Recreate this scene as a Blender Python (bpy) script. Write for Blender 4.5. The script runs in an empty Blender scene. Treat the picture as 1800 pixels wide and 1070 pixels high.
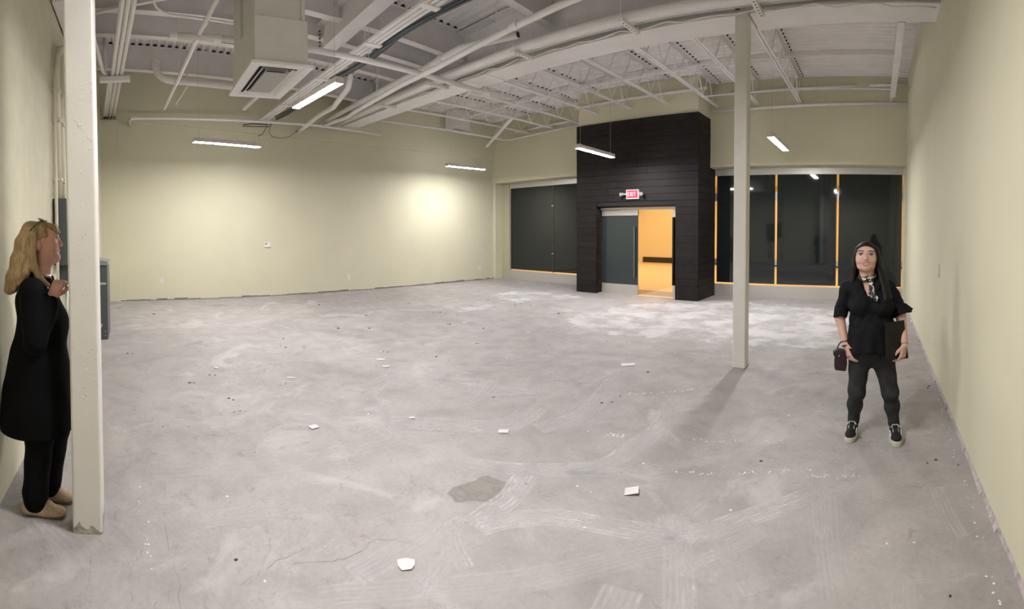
import bpy, bmesh, math, random
import numpy as np
from mathutils import Vector, Matrix, noise

# ------------------------------------------------------------------ camera, world, exposure
scene = bpy.context.scene
col = scene.collection
EYE = 1.6
cam_d = bpy.data.cameras.new('camera')
cam = bpy.data.objects.new('camera', cam_d)
col.objects.link(cam)
cam_d.type = 'PANO'                       # the photograph is a phone panorama (cylindrical sweep)
cam_d.panorama_type = 'CENTRAL_CYLINDRICAL'
FPX = 826.04
cam_d.central_cylindrical_radius = 1.0
cam_d.central_cylindrical_range_u_min = -900 / FPX
cam_d.central_cylindrical_range_u_max = 900 / FPX
cam_d.central_cylindrical_range_v_min = (422.04 - 1070) / FPX
cam_d.central_cylindrical_range_v_max = 422.04 / FPX
cam_d.clip_start = 0.05
cam_d.clip_end = 200


def cam_rot(yaw, p, r):
    cy, sy, cp, sp, cr, sr = math.cos(yaw), math.sin(yaw), math.cos(p), math.sin(p), math.cos(r), math.sin(r)
    a = Matrix(((cy, sy, 0), (-sy, cy, 0), (0, 0, 1)))
    b = Matrix(((1, 0, 0), (0, cp, -sp), (0, sp, cp)))
    c = Matrix(((cr, 0, sr), (0, 1, 0), (-sr, 0, cr)))
    m = a @ b @ c
    right, fwd, up = m.col[0], m.col[1], m.col[2]
    return Matrix((right, up, -fwd)).transposed()


cam.matrix_world = Matrix.Translation((0, 0, EYE)) @ cam_rot(-0.77353, -0.02218, 0.00236).to_4x4()
scene.camera = cam
world = bpy.data.worlds.new('world')
scene.world = world
world.use_nodes = True
world.node_tree.nodes['Background'].inputs[0].default_value = (0.02, 0.02, 0.022, 1)
world.node_tree.nodes['Background'].inputs[1].default_value = 1.0
vs = scene.view_settings
vs.view_transform = 'Standard'
vs.look = 'None'
vs.exposure = 0.20
vs.gamma = 1.0
vs.use_curve_mapping = False
LAMP = 215.0        # emission of the ceiling fixtures' lenses


def area_light(name, loc, rot, sx, sy, power, color):
    d = bpy.data.lights.new(name, 'AREA')
    d.shape = 'RECTANGLE'
    d.size, d.size_y, d.energy, d.color = sx, sy, power, color
    o = bpy.data.objects.new(name, d)
    o.location, o.rotation_euler = loc, rot
    col.objects.link(o)


# warm lamps of the corridor outside the shop front
for lx in (-14.0, -9.5, -5.0, -0.5):
    area_light('corridor_lamp', (lx, 15.6, 3.45), (0, 0, 0), 2.6, 8.6, 215, (1.0, 0.60, 0.25))

random.seed(7)
# ------------------------------------------------------------------ room dimensions
XL, XR = -11.22, 0.677          # left (long) wall, right wall
YB, YF = 10.96, -0.836          # shop front, wall behind the photographer
YU = 10.55                      # upper wall above the shop front
DECK = EYE + 3.47


def deck_z(y):
    return DECK + (0.0755 * (5.35 - y) if y < 5.35 else 0.0)


# ------------------------------------------------------------------ materials
def mat(name, rgb, rough=0.6, metal=0.0, var=0.0, scale=4.0, bump=0.0, bscale=60.0, emit=None, estr=0.0, spec=0.5, detail=4.0):
    m = bpy.data.materials.new(name)
    m.use_nodes = True
    nt = m.node_tree
    b = nt.nodes['Principled BSDF']
    b.inputs['Base Color'].default_value = (*rgb, 1)
    b.inputs['Roughness'].default_value = rough
    b.inputs['Metallic'].default_value = metal
    b.inputs['Specular IOR Level'].default_value = spec
    if emit:
        b.inputs['Emission Color'].default_value = (*emit, 1)
        b.inputs['Emission Strength'].default_value = estr
    if var or bump:
        tc = nt.nodes.new('ShaderNodeTexCoord')
    if var:
        n = nt.nodes.new('ShaderNodeTexNoise')
        n.inputs['Scale'].default_value = scale
        n.inputs['Detail'].default_value = detail
        nt.links.new(tc.outputs['Object'], n.inputs['Vector'])
        r = nt.nodes.new('ShaderNodeMapRange')
        r.inputs[1].default_value, r.inputs[2].default_value = 0.3, 0.7
        r.inputs[3].default_value, r.inputs[4].default_value = 1 - var, 1 + var
        nt.links.new(n.outputs['Fac'], r.inputs[0])
        mx = nt.nodes.new('ShaderNodeMix')
        mx.data_type = 'RGBA'
        mx.blend_type = 'MULTIPLY'
        mx.inputs[0].default_value = 1
        mx.inputs[6].default_value = (*rgb, 1)
        nt.links.new(r.outputs[0], mx.inputs[7])
        nt.links.new(mx.outputs[2], b.inputs['Base Color'])
    if bump:
        n2 = nt.nodes.new('ShaderNodeTexNoise')
        n2.inputs['Scale'].default_value = bscale
        n2.inputs['Detail'].default_value = 5
        nt.links.new(tc.outputs['Object'], n2.inputs['Vector'])
        bp = nt.nodes.new('ShaderNodeBump')
        bp.inputs['Strength'].default_value = bump
        bp.inputs['Distance'].default_value = 0.01
        nt.links.new(n2.outputs['Fac'], bp.inputs['Height'])
        nt.links.new(bp.outputs['Normal'], b.inputs['Normal'])
    return m


M = {}
WALL = (0.615, 0.592, 0.44)
M['wall'] = mat('yellow_wall_paint', WALL, 0.75, var=0.025, scale=1.5, bump=0.05, bscale=90)
M['wall_rough'] = mat('yellow_block_paint', WALL, 0.75, var=0.05, scale=5, bump=0.35, bscale=45)
M['white'] = mat('white_ceiling_paint', (0.79, 0.765, 0.775), 0.6, var=0.04, scale=3)
M['deck'] = mat('white_deck_paint', (0.81, 0.785, 0.795), 0.6, var=0.05, scale=2)
M['pipe'] = mat('white_pipe_paint', (0.79, 0.765, 0.765), 0.5, var=0.03, scale=6)
M['cream_pipe'] = mat('cream_pipe_paint', (0.68, 0.64, 0.50), 0.5)
M['column'] = mat('column_paint', (0.66, 0.64, 0.60), 0.45, var=0.03, scale=5, bump=0.12, bscale=14)
M['dark_gap'] = mat('near_black', (0.02, 0.02, 0.02), 0.9)  # near-black; in the deck flutes it stands in for shade
M['galv'] = mat('galvanised_steel', (0.50, 0.52, 0.50), 0.45, 0.5, var=0.1, scale=12)
M['alu'] = mat('brushed_aluminium', (0.52, 0.50, 0.46), 0.38, 0.55, var=0.04, scale=8)
M['sill'] = mat('grey_metal_sill', (0.50, 0.48, 0.45), 0.4, 0.35)
M['glass'] = mat('black_filmed_glass', (0.010, 0.014, 0.015), 0.04, spec=0.6)
M['glass_door'] = mat('dark_door_glass', (0.030, 0.040, 0.043), 0.12)
M['board'] = mat('dark_stained_board', (0.0125, 0.0100, 0.0098), 0.55, spec=0.22, var=0.35, scale=7, bump=0.25, bscale=30)
M['board2'] = mat('dark_stained_board_b', (0.0150, 0.0120, 0.0115), 0.55, spec=0.22, var=0.35, scale=9, bump=0.25, bscale=30)
M['panel_grey'] = mat('grey_green_enamel', (0.075, 0.090, 0.095), 0.4)
M['panel_lid'] = mat('grey_enamel_lid', (0.25, 0.28, 0.28), 0.4)
M['plastic'] = mat('white_plastic', (0.75, 0.74, 0.70), 0.4)
M['plastic_d'] = mat('dark_plastic', (0.03, 0.03, 0.03), 0.5)
M['housing'] = mat('fixture_housing', (0.62, 0.58, 0.54), 0.45)
M['lens'] = mat('fixture_lens', (0.9, 0.9, 0.9), 0.4, emit=(1.0, 0.968, 0.975), estr=LAMP)
M['exit_red'] = mat('exit_red', (0.6, 0.01, 0.03), 0.4, emit=(1.0, 0.03, 0.08), estr=1.0)
M['exit_txt'] = mat('exit_letter', (0.8, 0.3, 0.3), 0.4, emit=(1.0, 0.30, 0.34), estr=1.5)
M['corr_wall'] = mat('corridor_wall', (0.72, 0.66, 0.52), 0.7)
M['corr_floor'] = mat('corridor_floor', (0.62, 0.56, 0.46), 0.35)
M['corr_base'] = mat('corridor_base', (0.03, 0.022, 0.02), 0.5)
M['paper'] = mat('white_paper', (0.66, 0.645, 0.645), 0.7)
M['crumb_l'] = mat('pale_crumb', (0.75, 0.73, 0.71), 0.8)
M['crumb_d'] = mat('dark_crumb', (0.05, 0.045, 0.045), 0.8)
M['cable_b'] = mat('blue_grey_cable', (0.10, 0.12, 0.135), 0.6)
M['cable_k'] = mat('dark_cable', (0.05, 0.045, 0.045), 0.6)
M['cable_n'] = mat('brown_cable', (0.15, 0.12, 0.09), 0.6)
M['black'] = mat('matte_black', (0.006, 0.006, 0.007), 0.8)


def concrete():
    m = bpy.data.materials.new('bare_concrete')
    m.use_nodes = True
    nt = m.node_tree
    N, L = nt.nodes, nt.links
    b = N['Principled BSDF']
    b.inputs['Roughness'].default_value = 0.62
    b.inputs['Specular IOR Level'].default_value = 0.4
    tc = N.new('ShaderNodeTexCoord')

    def nz(scale, detail, dist=0.0, rough=0.55):
        n = N.new('ShaderNodeTexNoise')
        n.inputs['Scale'].default_value = scale
        n.inputs['Detail'].default_value = detail
        n.inputs['Distortion'].default_value = dist
        n.inputs['Roughness'].default_value = rough
        L.new(tc.outputs['Object'], n.inputs['Vector'])
        return n.outputs['Fac']

    def ramp(src, p0, p1, c0, c1):
        r = N.new('ShaderNodeValToRGB')
        r.color_ramp.elements[0].position, r.color_ramp.elements[1].position = p0, p1
        r.color_ramp.elements[0].color, r.color_ramp.elements[1].color = (*c0, 1), (*c1, 1)
        L.new(src, r.inputs[0])
        return r.outputs[0]

    def mixc(fac, a, bb, mode='MIX'):
        x = N.new('ShaderNodeMix')
        x.data_type = 'RGBA'
        x.blend_type = mode
        for s, v in ((x.inputs[0], fac), (x.inputs[6], a), (x.inputs[7], bb)):
            if isinstance(v, (int, float)):
                s.default_value = v
            else:
                L.new(v, s)
        return x.outputs[2]

    base = ramp(nz(0.55, 6, 0.6), 0.33, 0.68, (0.318, 0.298, 0.286), (0.410, 0.387, 0.376))
    fine = ramp(nz(3.2, 8, 0.4, 0.62), 0.28, 0.72, (0.80, 0.80, 0.80), (1.12, 1.12, 1.12))
    c = mixc(1.0, base, fine, 'MULTIPLY')
    fine2 = ramp(nz(34, 5, 0.0, 0.7), 0.25, 0.75, (0.90, 0.90, 0.90), (1.08, 1.08, 1.08))
    c = mixc(1.0, c, fine2, 'MULTIPLY')
    pale = ramp(nz(1.1, 9, 1.2, 0.66), 0.56, 0.66, (0, 0, 0), (1, 1, 1))
    pal = N.new('ShaderNodeRGB')
    pal.outputs[0].default_value = (0.52, 0.498, 0.492, 1)
    f1 = N.new('ShaderNodeMath')
    f1.operation = 'MULTIPLY'
    f1.inputs[1].default_value = 0.55
    L.new(pale, f1.inputs[0])
    c = mixc(f1.outputs[0], c, pal.outputs[0])
    dirt = ramp(nz(2.1, 10, 2.0, 0.72), 0.60, 0.70, (1, 1, 1), (0.74, 0.71, 0.68))
    c = mixc(1.0, c, dirt, 'MULTIPLY')
    grime = ramp(nz(9.0, 10, 0.8, 0.75), 0.57, 0.68, (1, 1, 1), (0.80, 0.77, 0.74))
    c = mixc(1.0, c, grime, 'MULTIPLY')
    chalk = ramp(nz(5.5, 12, 1.5, 0.78), 0.60, 0.70, (0, 0, 0), (0.4, 0.4, 0.4))
    c = mixc(chalk, c, pal.outputs[0])
    pits = N.new('ShaderNodeTexVoronoi')
    pits.inputs['Scale'].default_value = 16
    L.new(tc.outputs['Object'], pits.inputs['Vector'])
    c = mixc(1.0, c, ramp(pits.outputs['Distance'], 0.035, 0.075, (0.72, 0.70, 0.68), (1, 1, 1)), 'MULTIPLY')
    L.new(c, b.inputs['Base Color'])
    bp = N.new('ShaderNodeBump')
    bp.inputs['Strength'].default_value = 0.25
    bp.inputs['Distance'].default_value = 0.004
    L.new(nz(22, 8, 0.3, 0.7), bp.inputs['Height'])
    L.new(bp.outputs['Normal'], b.inputs['Normal'])
    return m


def residue(name, rgb, lo, hi, scale, amax=1.0, stretch=None):
    """thin residue on the slab: broken up by noise, slab shows through the holes"""
    m = bpy.data.materials.new(name)
    m.use_nodes = True
    nt = m.node_tree
    N, L = nt.nodes, nt.links
    b = N['Principled BSDF']
    b.inputs['Base Color'].default_value = (*rgb, 1)
    b.inputs['Roughness'].default_value = 0.75
    tc = N.new('ShaderNodeTexCoord')
    n = N.new('ShaderNodeTexNoise')
    n.inputs['Scale'].default_value = scale
    n.inputs['Detail'].default_value = 8
    n.inputs['Roughness'].default_value = 0.65
    L.new(tc.outputs['Object'], n.inputs['Vector'])
    r = N.new('ShaderNodeMapRange')
    r.inputs[1].default_value, r.inputs[2].default_value, r.inputs[4].default_value = lo, hi, amax
    L.new(n.outputs['Fac'], r.inputs[0])
    at = N.new('ShaderNodeAttribute')
    at.attribute_name = 'cover'
    mu = N.new('ShaderNodeMath')
    mu.operation = 'MULTIPLY'
    L.new(r.outputs[0], mu.inputs[0])
    L.new(at.outputs['Fac'], mu.inputs[1])
    L.new(mu.outputs[0], b.inputs['Alpha'])
    return m


M['concrete'] = concrete()
M['adhesive'] = residue('pale_adhesive', (0.66, 0.64, 0.635), 0.25, 0.62, 7)
M['leveller'] = residue('pale_levelling_compound', (0.62, 0.605, 0.60), 0.30, 0.58, 1.6, 0.8)
M['fill_patch'] = residue('grey_cement_fill', (0.31, 0.288, 0.265), 0.25, 0.55, 6, 0.8)


# ------------------------------------------------------------------ mesh helpers
class MB:
    def __init__(self):
        self.v, self.f, self.mi = [], [], []
        self.cur = 0

    def add(self, vs_, fs_):
        o = len(self.v)
        self.v += [tuple(p) for p in vs_]
        self.f += [tuple(i + o for i in f) for f in fs_]
        self.mi += [self.cur] * len(fs_)
        return self

    def hexa(self, p):
        """p: 8 corners, bottom loop then top loop, both counter-clockwise seen from above"""
        return self.add(p, [(3, 2, 1, 0), (4, 5, 6, 7), (0, 1, 5, 4), (1, 2, 6, 5), (2, 3, 7, 6), (3, 0, 4, 7)])

    def box(self, x0, x1, y0, y1, z0, z1):
        x0, x1 = min(x0, x1), max(x0, x1)
        y0, y1 = min(y0, y1), max(y0, y1)
        z0, z1 = min(z0, z1), max(z0, z1)
        return self.hexa([(x0, y0, z0), (x1, y0, z0), (x1, y1, z0), (x0, y1, z0), (x0, y0, z1), (x1, y0, z1), (x1, y1, z1), (x0, y1, z1)])

    def bar(self, a, b, w, h, up=(0, 0, 1)):
        """rectangular bar from a to b, w across, h along up"""
        a, b = Vector(a), Vector(b)
        d = (b - a).normalized()
        u = Vector(up)
        s = d.cross(u)
        if s.length < 1e-4:
            s = d.cross(Vector((1, 0, 0)))
        s.normalize()
        u = s.cross(d).normalized()
        s, u = s * w / 2, u * h / 2
        lo = [a - s - u, a + s - u, a + s + u, a - s + u]
        hi = [p + (b - a) for p in lo]
        return self.add(lo + hi, [(0, 1, 2, 3), (7, 6, 5, 4), (0, 4, 5, 1), (1, 5, 6, 2), (2, 6, 7, 3), (3, 7, 4, 0)])

    def tube(self, pts, r, n=10, cap=True, rr=None):
        pts = [Vector(p) for p in pts]
        o = len(self.v)
        prev = None
        for i, p in enumerate(pts):
            d = (pts[min(i + 1, len(pts) - 1)] - pts[max(i - 1, 0)]).normalized()
            if prev is None:
                a = d.cross(Vector((0, 0, 1)))
                if a.length < 1e-3:
                    a = d.cross(Vector((1, 0, 0)))
            else:
                a = prev - d * prev.dot(d)
            a.normalize()
            prev = a
            c = d.cross(a)
            q = rr[i] if rr else r
            for k in range(n):
                t = 2 * math.pi * k / n
                self.v.append(tuple(p + (a * math.cos(t) + c * math.sin(t)) * q))
        for i in range(len(pts) - 1):
            for k in range(n):
                k2 = (k + 1) % n
                self.f.append((o + i * n + k, o + i * n + k2, o + (i + 1) * n + k2, o + (i + 1) * n + k))
                self.mi.append(self.cur)
        if cap:
            self.f.append(tuple(o + k for k in reversed(range(n))))
            self.f.append(tuple(o + (len(pts) - 1) * n + k for k in range(n)))
            self.mi += [self.cur] * 2
        return self

    def prism(self, poly, axis, a, b):
        """extrude a 2-D polygon along an axis ('x','y','z') from a to b"""
        def P(q, t):
            return {'x': (t, q[0], q[1]), 'y': (q[0], t, q[1]), 'z': (q[0], q[1], t)}[axis]
        n = len(poly)
        vs_ = [P(q, a) for q in poly] + [P(q, b) for q in poly]
        fs_ = [tuple(range(n)), tuple(reversed(range(n, 2 * n)))] + [(i + n, (i + 1) % n + n, (i + 1) % n, i) for i in range(n)]
        return self.add(vs_, fs_)

    def build(self, name, m, parent=None, smooth=False, bevel=0.0, loc=None, fix=True):
        me = bpy.data.meshes.new(name)
        me.from_pydata([Vector(p) for p in self.v], [], self.f)
        for q in (m if isinstance(m, (list, tuple)) else [m]):
            me.materials.append(q)
        if isinstance(m, (list, tuple)):
            me.polygons.foreach_set('material_index', self.mi)
        me.update()
        if fix:
            bm = bmesh.new()
            bm.from_mesh(me)
            bmesh.ops.recalc_face_normals(bm, faces=bm.faces)
            bm.to_mesh(me)
            bm.free()
        if smooth:
            me.polygons.foreach_set('use_smooth', [True] * len(me.polygons))
        o = bpy.data.objects.new(name, me)
        col.objects.link(o)
        if bevel:
            md = o.modifiers.new('bevel', 'BEVEL')
            md.width, md.segments, md.limit_method = bevel, 2, 'ANGLE'
        if parent:
            o.parent = parent
        return o


def tag(o, label=None, cat=None, group=None, kind=None):
    for k, v in (('label', label), ('category', cat), ('group', group), ('kind', kind)):
        if v:
            o[k] = v
    return o


def empty(name, loc=(0, 0, 0), label=None, cat=None, group=None):
    o = bpy.data.objects.new(name, None)
    o.empty_display_size = 0.1
    o.location = loc
    col.objects.link(o)
    return tag(o, label, cat, group)


def place(o, root):
    """parent a mesh built in world coordinates without moving it"""
    o.parent = root
    o.location = -root.location
    return o


ORD = ['first', 'second', 'third', 'fourth', 'fifth', 'sixth', 'seventh', 'eighth', 'ninth', 'tenth', 'eleventh']


def arc(p, c, q, n=5):
    """quadratic bend p -> q with corner c"""
    p, c, q = Vector(p), Vector(c), Vector(q)
    return [p * (1 - t) ** 2 + c * 2 * t * (1 - t) + q * t * t for t in [i / n for i in range(n + 1)]]


# ------------------------------------------------------------------ room shell
floor = MB().add([(XL - 0.3, YF - 0.3, 0), (XR + 0.3, YF - 0.3, 0), (XR + 0.3, YB + 0.05, 0), (XL - 0.3, YB + 0.05, 0),
                  (XL - 0.3, YF - 0.3, -0.15), (XR + 0.3, YF - 0.3, -0.15), (XR + 0.3, YB + 0.05, -0.15), (XL - 0.3, YB + 0.05, -0.15)],
                 [(0, 1, 2, 3), (7, 6, 5, 4), (0, 4, 5, 1), (1, 5, 6, 2), (2, 6, 7, 3), (3, 7, 4, 0)]).build('floor', M['concrete'])
tag(floor, 'bare grey concrete floor with pale adhesive marks', kind='structure')

w = MB().box(XL - 0.15, XL, YF - 0.15, YB + 0.15, 0, 5.7).build('wall_left', M['wall'])
tag(w, 'long pale yellow wall with outlets on the left side', kind='structure')
# upper band of the left wall stands slightly proud; its lower edge drops towards the shop front
ul = [(YF, 4.36), (1.95, 4.06), (5.2, 3.885), (YU, 3.845)]
b = MB()
prof = ul + [(YU, 5.07), (5.35, 5.07), (YF, 5.62)]
b.prism(prof, 'x', XL, XL + 0.05)
tag(b.build('trim_1', M['wall'], w), kind=None)
# chipped strip of bare block along the foot of the wall
b = MB()
y = YF
while y < YB - 0.1:
    y2 = min(y + random.uniform(0.12, 0.45), YB)
    b.box(XL, XL + 0.004, y, y2, 0, random.uniform(0.012, 0.05))
    y = y2
b.build('chipped_foot', mat('chipped_plaster', (0.20, 0.18, 0.16), 0.9, var=0.3, scale=30), w)

w = MB().box(XR, XR + 0.15, YF - 0.15, YB + 0.15, 0, 5.7).build('wall_right', M['wall'])
tag(w, 'pale yellow wall running along the right side', kind='structure')
b = MB()
y = YF
while y < YB - 0.1:
    y2 = min(y + random.uniform(0.1, 0.4), YB)
    b.hexa([(XR - random.uniform(0.006, 0.03), y, 0), (XR, y, 0), (XR, y2, 0), (XR - 0.01, y2, 0), (XR - 0.003, y, 0.03), (XR, y, 0.04), (XR, y2, 0.03), (XR - 0.003, y2, 0.03)])
    y = y2
b.build('rough_foot', mat('chalky_plaster', (0.42, 0.38, 0.37), 0.9, var=0.3, scale=25), w)

w = MB().box(XL, XR, YF - 0.15, YF, 0, 5.75).build('wall_front', M['wall_rough'])
tag(w, 'rough painted yellow block wall behind the blonde woman', kind='structure')
tag(MB().box(XL, XL + 0.10, YF, YF + 0.42, 0, 4.3).build('trim_2', M['wall']), 'yellow corner pier behind the electrical cabinet', kind='structure')

# shop-front wall: upper part proud of the glazing line
w = MB().box(XL, XR, YU, YB + 0.2, 3.10, 5.3).build('wall_back', M['wall'])
tag(w, 'yellow upper wall above the dark shop windows', kind='structure')
MB().box(XL, XL + 0.10, 10.62, YB, 0, 3.10).build('corner_pier', M['wall'], w)
MB().box(XL + 0.10, -10.76, YB - 0.06, YB + 0.05, 0, 3.10).build('jamb_panel', mat('beige_jamb', (0.42, 0.40, 0.29), 0.6), w)
MB().box(XR - 0.045, XR, YB - 0.08, YB + 0.05, 0, 3.10).build('jamb_panel', M['wall'], w)

# corrugated roof deck, ribs running left-right
PITCH = 0.152
pts = []
y = YF - 0.05
while y < YU + 0.05:
    for dy, dz in ((0.0, 0.0), (0.052, 0.0), (0.076, 0.042), (0.128, 0.042)):
        pts.append((y + dy, deck_z(y + dy) + dz))
    y += PITCH
vs_ = [(XL - 0.05, a, c) for a, c in pts] + [(XR + 0.05, a, c) for a, c in pts]
n = len(pts)
ceil = MB().add(vs_, [(i, i + 1, n + i + 1, n + i) for i in range(n - 1)]).build('ceiling', M['deck'])
tag(ceil, 'white painted corrugated steel roof deck', kind='structure')
MB().add([(XL - .1, YF - .1, 5.78), (XR + .1, YF - .1, 5.78), (XR + .1, YB + .1, 5.3), (XL - .1, YB + .1, 5.3)], [(0, 1, 2, 3)]).build('roof_skin', M['dark_gap'], ceil)

# ------------------------------------------------------------------ corridor outside
b = MB().box(-22, 8, YB + 0.05, 26, -0.15, -0.002).build('floor_corridor', M['corr_floor'])
tag(b, 'warm lit corridor floor beyond the doorway', kind='structure')
b = MB().box(-22, 8, 20.6, 20.8, 0, 3.6).build('wall_corridor', M['corr_wall'])
tag(b, 'warm lit corridor wall beyond the doorway', kind='structure')
MB().box(-11.1, 8, 20.56, 20.6, 0, 0.26).build('baseboard', M['corr_base'], b)
b = MB().box(-22, 8, YB + 0.2, 20.8, 3.6, 3.7).build('ceiling_corridor', M['corr_wall'])
tag(b, 'corridor ceiling beyond the shop front', kind='structure')
for i, x in enumerate((-22, 7.9)):
    b = MB().box(x, x + 0.1, YB + 0.05, 20.8, 0, 3.6).build('wall_corridor_end', M['corr_wall'])
    tag(b, 'end wall of the corridor beyond the shop front', kind='structure')
    b.hide_render = False

# ------------------------------------------------------------------ shop windows
GB, GT = 0.31, 2.945


def window(name, edges, label, glow):
    root = empty(name, (edges[0], YB, 0))
    tag(root, label, kind='structure')
    x0, x1 = edges[0], edges[-1]
    place(MB().box(x0 - 0.02, x1 + 0.02, YB - 0.05, YB + 0.04, 0, GB - 0.02).build('sill', M['sill'], bevel=0.004), root)
    place(MB().box(x0 - 0.02, x1 + 0.02, YB - 0.03, YB + 0.04, GT - 0.01, 3.10).build('head', M['sill'], bevel=0.004), root)
    for i in range(len(edges) - 1):
        g = 0.026 if glow else 0.0
        a, c = edges[i] + g, edges[i + 1] - (g if glow else 0.0)
        zb = GB + 0.014
        ragged = [(a, zb), (c, zb)]
        nn = 14
        for k in range(nn + 1):
            ragged.append((c + (a - c) * k / nn, GT + random.uniform(-0.008, 0.016)))
        place(MB().prism(ragged, 'y', YB, YB + 0.012).build('pane', M['glass']), root)
    for i, e in enumerate(edges):
        if glow:
            for z0, z1 in ((2.32, 2.52), (0.78, 0.90)):
                place(MB().box(e - 0.03, e + 0.03, YB + 0.014, YB + 0.03, z0, z1).build('glazing_clip', M['alu']), root)
        elif 0 < i < len(edges) - 1:
            place(MB().box(e - 0.022, e + 0.022, YB - 0.008, YB + 0.03, GB, GT).build('mullion', mat('dim_mullion', (0.035, 0.037, 0.034), 0.4)), root)
            for zz in (2.30, 0.86):
                place(MB().box(e - 0.03, e + 0.03, YB - 0.03, YB - 0.012, zz, zz + 0.03).build('glazing_clip', M['alu']), root)
    return root


window('window_1', [-10.75, -8.977, -7.2], 'dark shop window between the yellow corner and the plank portal', False)
window('window_2', [-3.875, -2.358, -0.892, 0.632], 'three dark window panes with glowing amber gaps, right of the portal', True)

# ------------------------------------------------------------------ plank portal around the door
PX0, PX1, PY, PZ = -7.22, -3.88, 9.78, 4.24
AX0, AX1, AZ = -6.61, -4.44, 2.15        # door alcove
portal = empty('entrance_portal', (-5.5, PY, 0), 'tall dark stained plank portal framing the glass door', 'portal')
core = MB()
core.box(PX0 + 0.02, AX0 - 0.02, PY + 0.02, YB, 0, 3.09)
core.box(AX1 + 0.02, PX1 - 0.02, PY + 0.02, YB, 0, 3.09)
core.box(AX0 - 0.02, AX1 + 0.02, PY + 0.02, YB, AZ + 0.03, 3.09)
core.box(PX0 + 0.02, PX1 - 0.02, PY + 0.02, YU - 0.005, 3.09, PZ - 0.01)
place(core.build('core', M['black']), portal)
NB = 26
BH = PZ / NB


def board(x0, x1, y0, y1, z0, z1):
    d = random.uniform(0.0, 0.005)
    if abs(x1 - x0) > abs(y1 - y0):
        q = MB().box(x0, x1, y0 - d, y1, z0, z1)
    else:
        q = MB().box(x0, x1 + d, y0, y1, z0, z1) if x0 > -5 else MB().box(x0, x1 + d, y0, y1, z0, z1)
    place(q.build('board', M[random.choice(('board', 'board2'))], bevel=0.003), portal)


for k in range(NB):
    z0, z1 = k * BH + 0.002, (k + 1) * BH - 0.002
    spans = [(PX0, PX1)] if k * BH >= AZ - 0.02 else [(PX0, AX0), (AX1, PX1)]
    for s0, s1 in spans:
        zz1 = z1
        if s1 - s0 > 2:
            c = random.choice((None, s0 + random.uniform(0.9, 2.4), s0 + random.uniform(0.9, 2.4)))
            cuts = [s0, c, s1] if c else [s0, s1]
        else:
            cuts = [s0, s1]
        for i in range(len(cuts) - 1):
            board(cuts[i] + 0.001, cuts[i + 1] - 0.001, PY, PY + 0.02, z0, zz1)
    board(PX1 - 0.02, PX1, PY + 0.021, (YU - 0.004 if z1 > 3.09 else YB - 0.06), z0, z1)
    board(PX0, PX0 - 0.02, PY + 0.021, (YU - 0.004 if z1 > 3.09 else YB - 0.06), z0, z1)
    if z1 < AZ + 0.05:
        board(AX0 - 0.02, AX0, PY + 0.021, YB - 0.03, z0, min(z1, AZ))
        q = MB().box(AX1, AX1 + 0.02, PY + 0.021, YB - 0.03, z0, min(z1, AZ))
        place(q.build('board', M['board'], bevel=0.003), portal)
# yellow bulkhead above the portal
b = MB().box(PX0 + 0.02, PX1 - 0.03, PY + 0.05, YU, PZ, DECK - 0.0).build('wall_bulkhead', M['wall'])
tag(b, 'yellow bulkhead above the dark plank portal', kind='structure')

# ------------------------------------------------------------------ glass door
DY = 10.03
door = empty('door_1', (-5.54, DY, 0))
tag(door, 'dark glass double door, one leaf standing open to the amber corridor', kind='structure')
place(MB().box(AX0, AX1, DY - 0.05, DY + 0.07, 2.09, AZ).build('header', M['alu'], bevel=0.004), door)
leaf = place(MB().box(-6.58, -5.545, DY - 0.006, DY + 0.006, 0.02, 2.07).build('leaf', M['glass_door']), door)
for nm, z0, z1 in (('top_rail', 1.95, 2.08), ('bottom_rail', 0.012, 0.25)):
    MB().box(-6.585, -5.54, DY - 0.03, DY + 0.03, z0, z1).build(nm, M['alu'], leaf, bevel=0.004)
h = MB().bar((-5.62, DY - 0.055, 0.44), (-5.62, DY - 0.055, 1.68), 0.035, 0.03, up=(0, 1, 0))
h.bar((-5.62, DY - 0.05, 0.60), (-5.62, DY, 0.60), 0.02, 0.02)
h.bar((-5.62, DY - 0.05, 1.52), (-5.62, DY, 1.52), 0.02, 0.02)
h.build('pull_handle', mat('handle_steel', (0.12, 0.12, 0.11), 0.35, 0.4), leaf)
for o in leaf.children:
    o.location = (0, 0, 0)
leaf2 = place(MB().box(-4.565, -4.55, DY, DY + 1.02, 0.02, 2.07).build('leaf', M['board']), door)
for nm, z0, z1 in (('top_rail', 1.90, 2.08), ('bottom_rail', 0.012, 0.30)):
    MB().box(-4.60, -4.53, DY - 0.03, DY + 1.02, z0, z1).build(nm, M['alu'], leaf2, bevel=0.006)
MB().box(-4.612, -4.575, DY - 0.045, DY + 0.03, 0.30, 1.90).build('jamb_edge', M['black'], leaf2)
place(MB().box(AX0, AX1, DY - 0.16, DY + 0.10, 0, 0.012).build('threshold', M['alu'], bevel=0.003), door)

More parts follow.
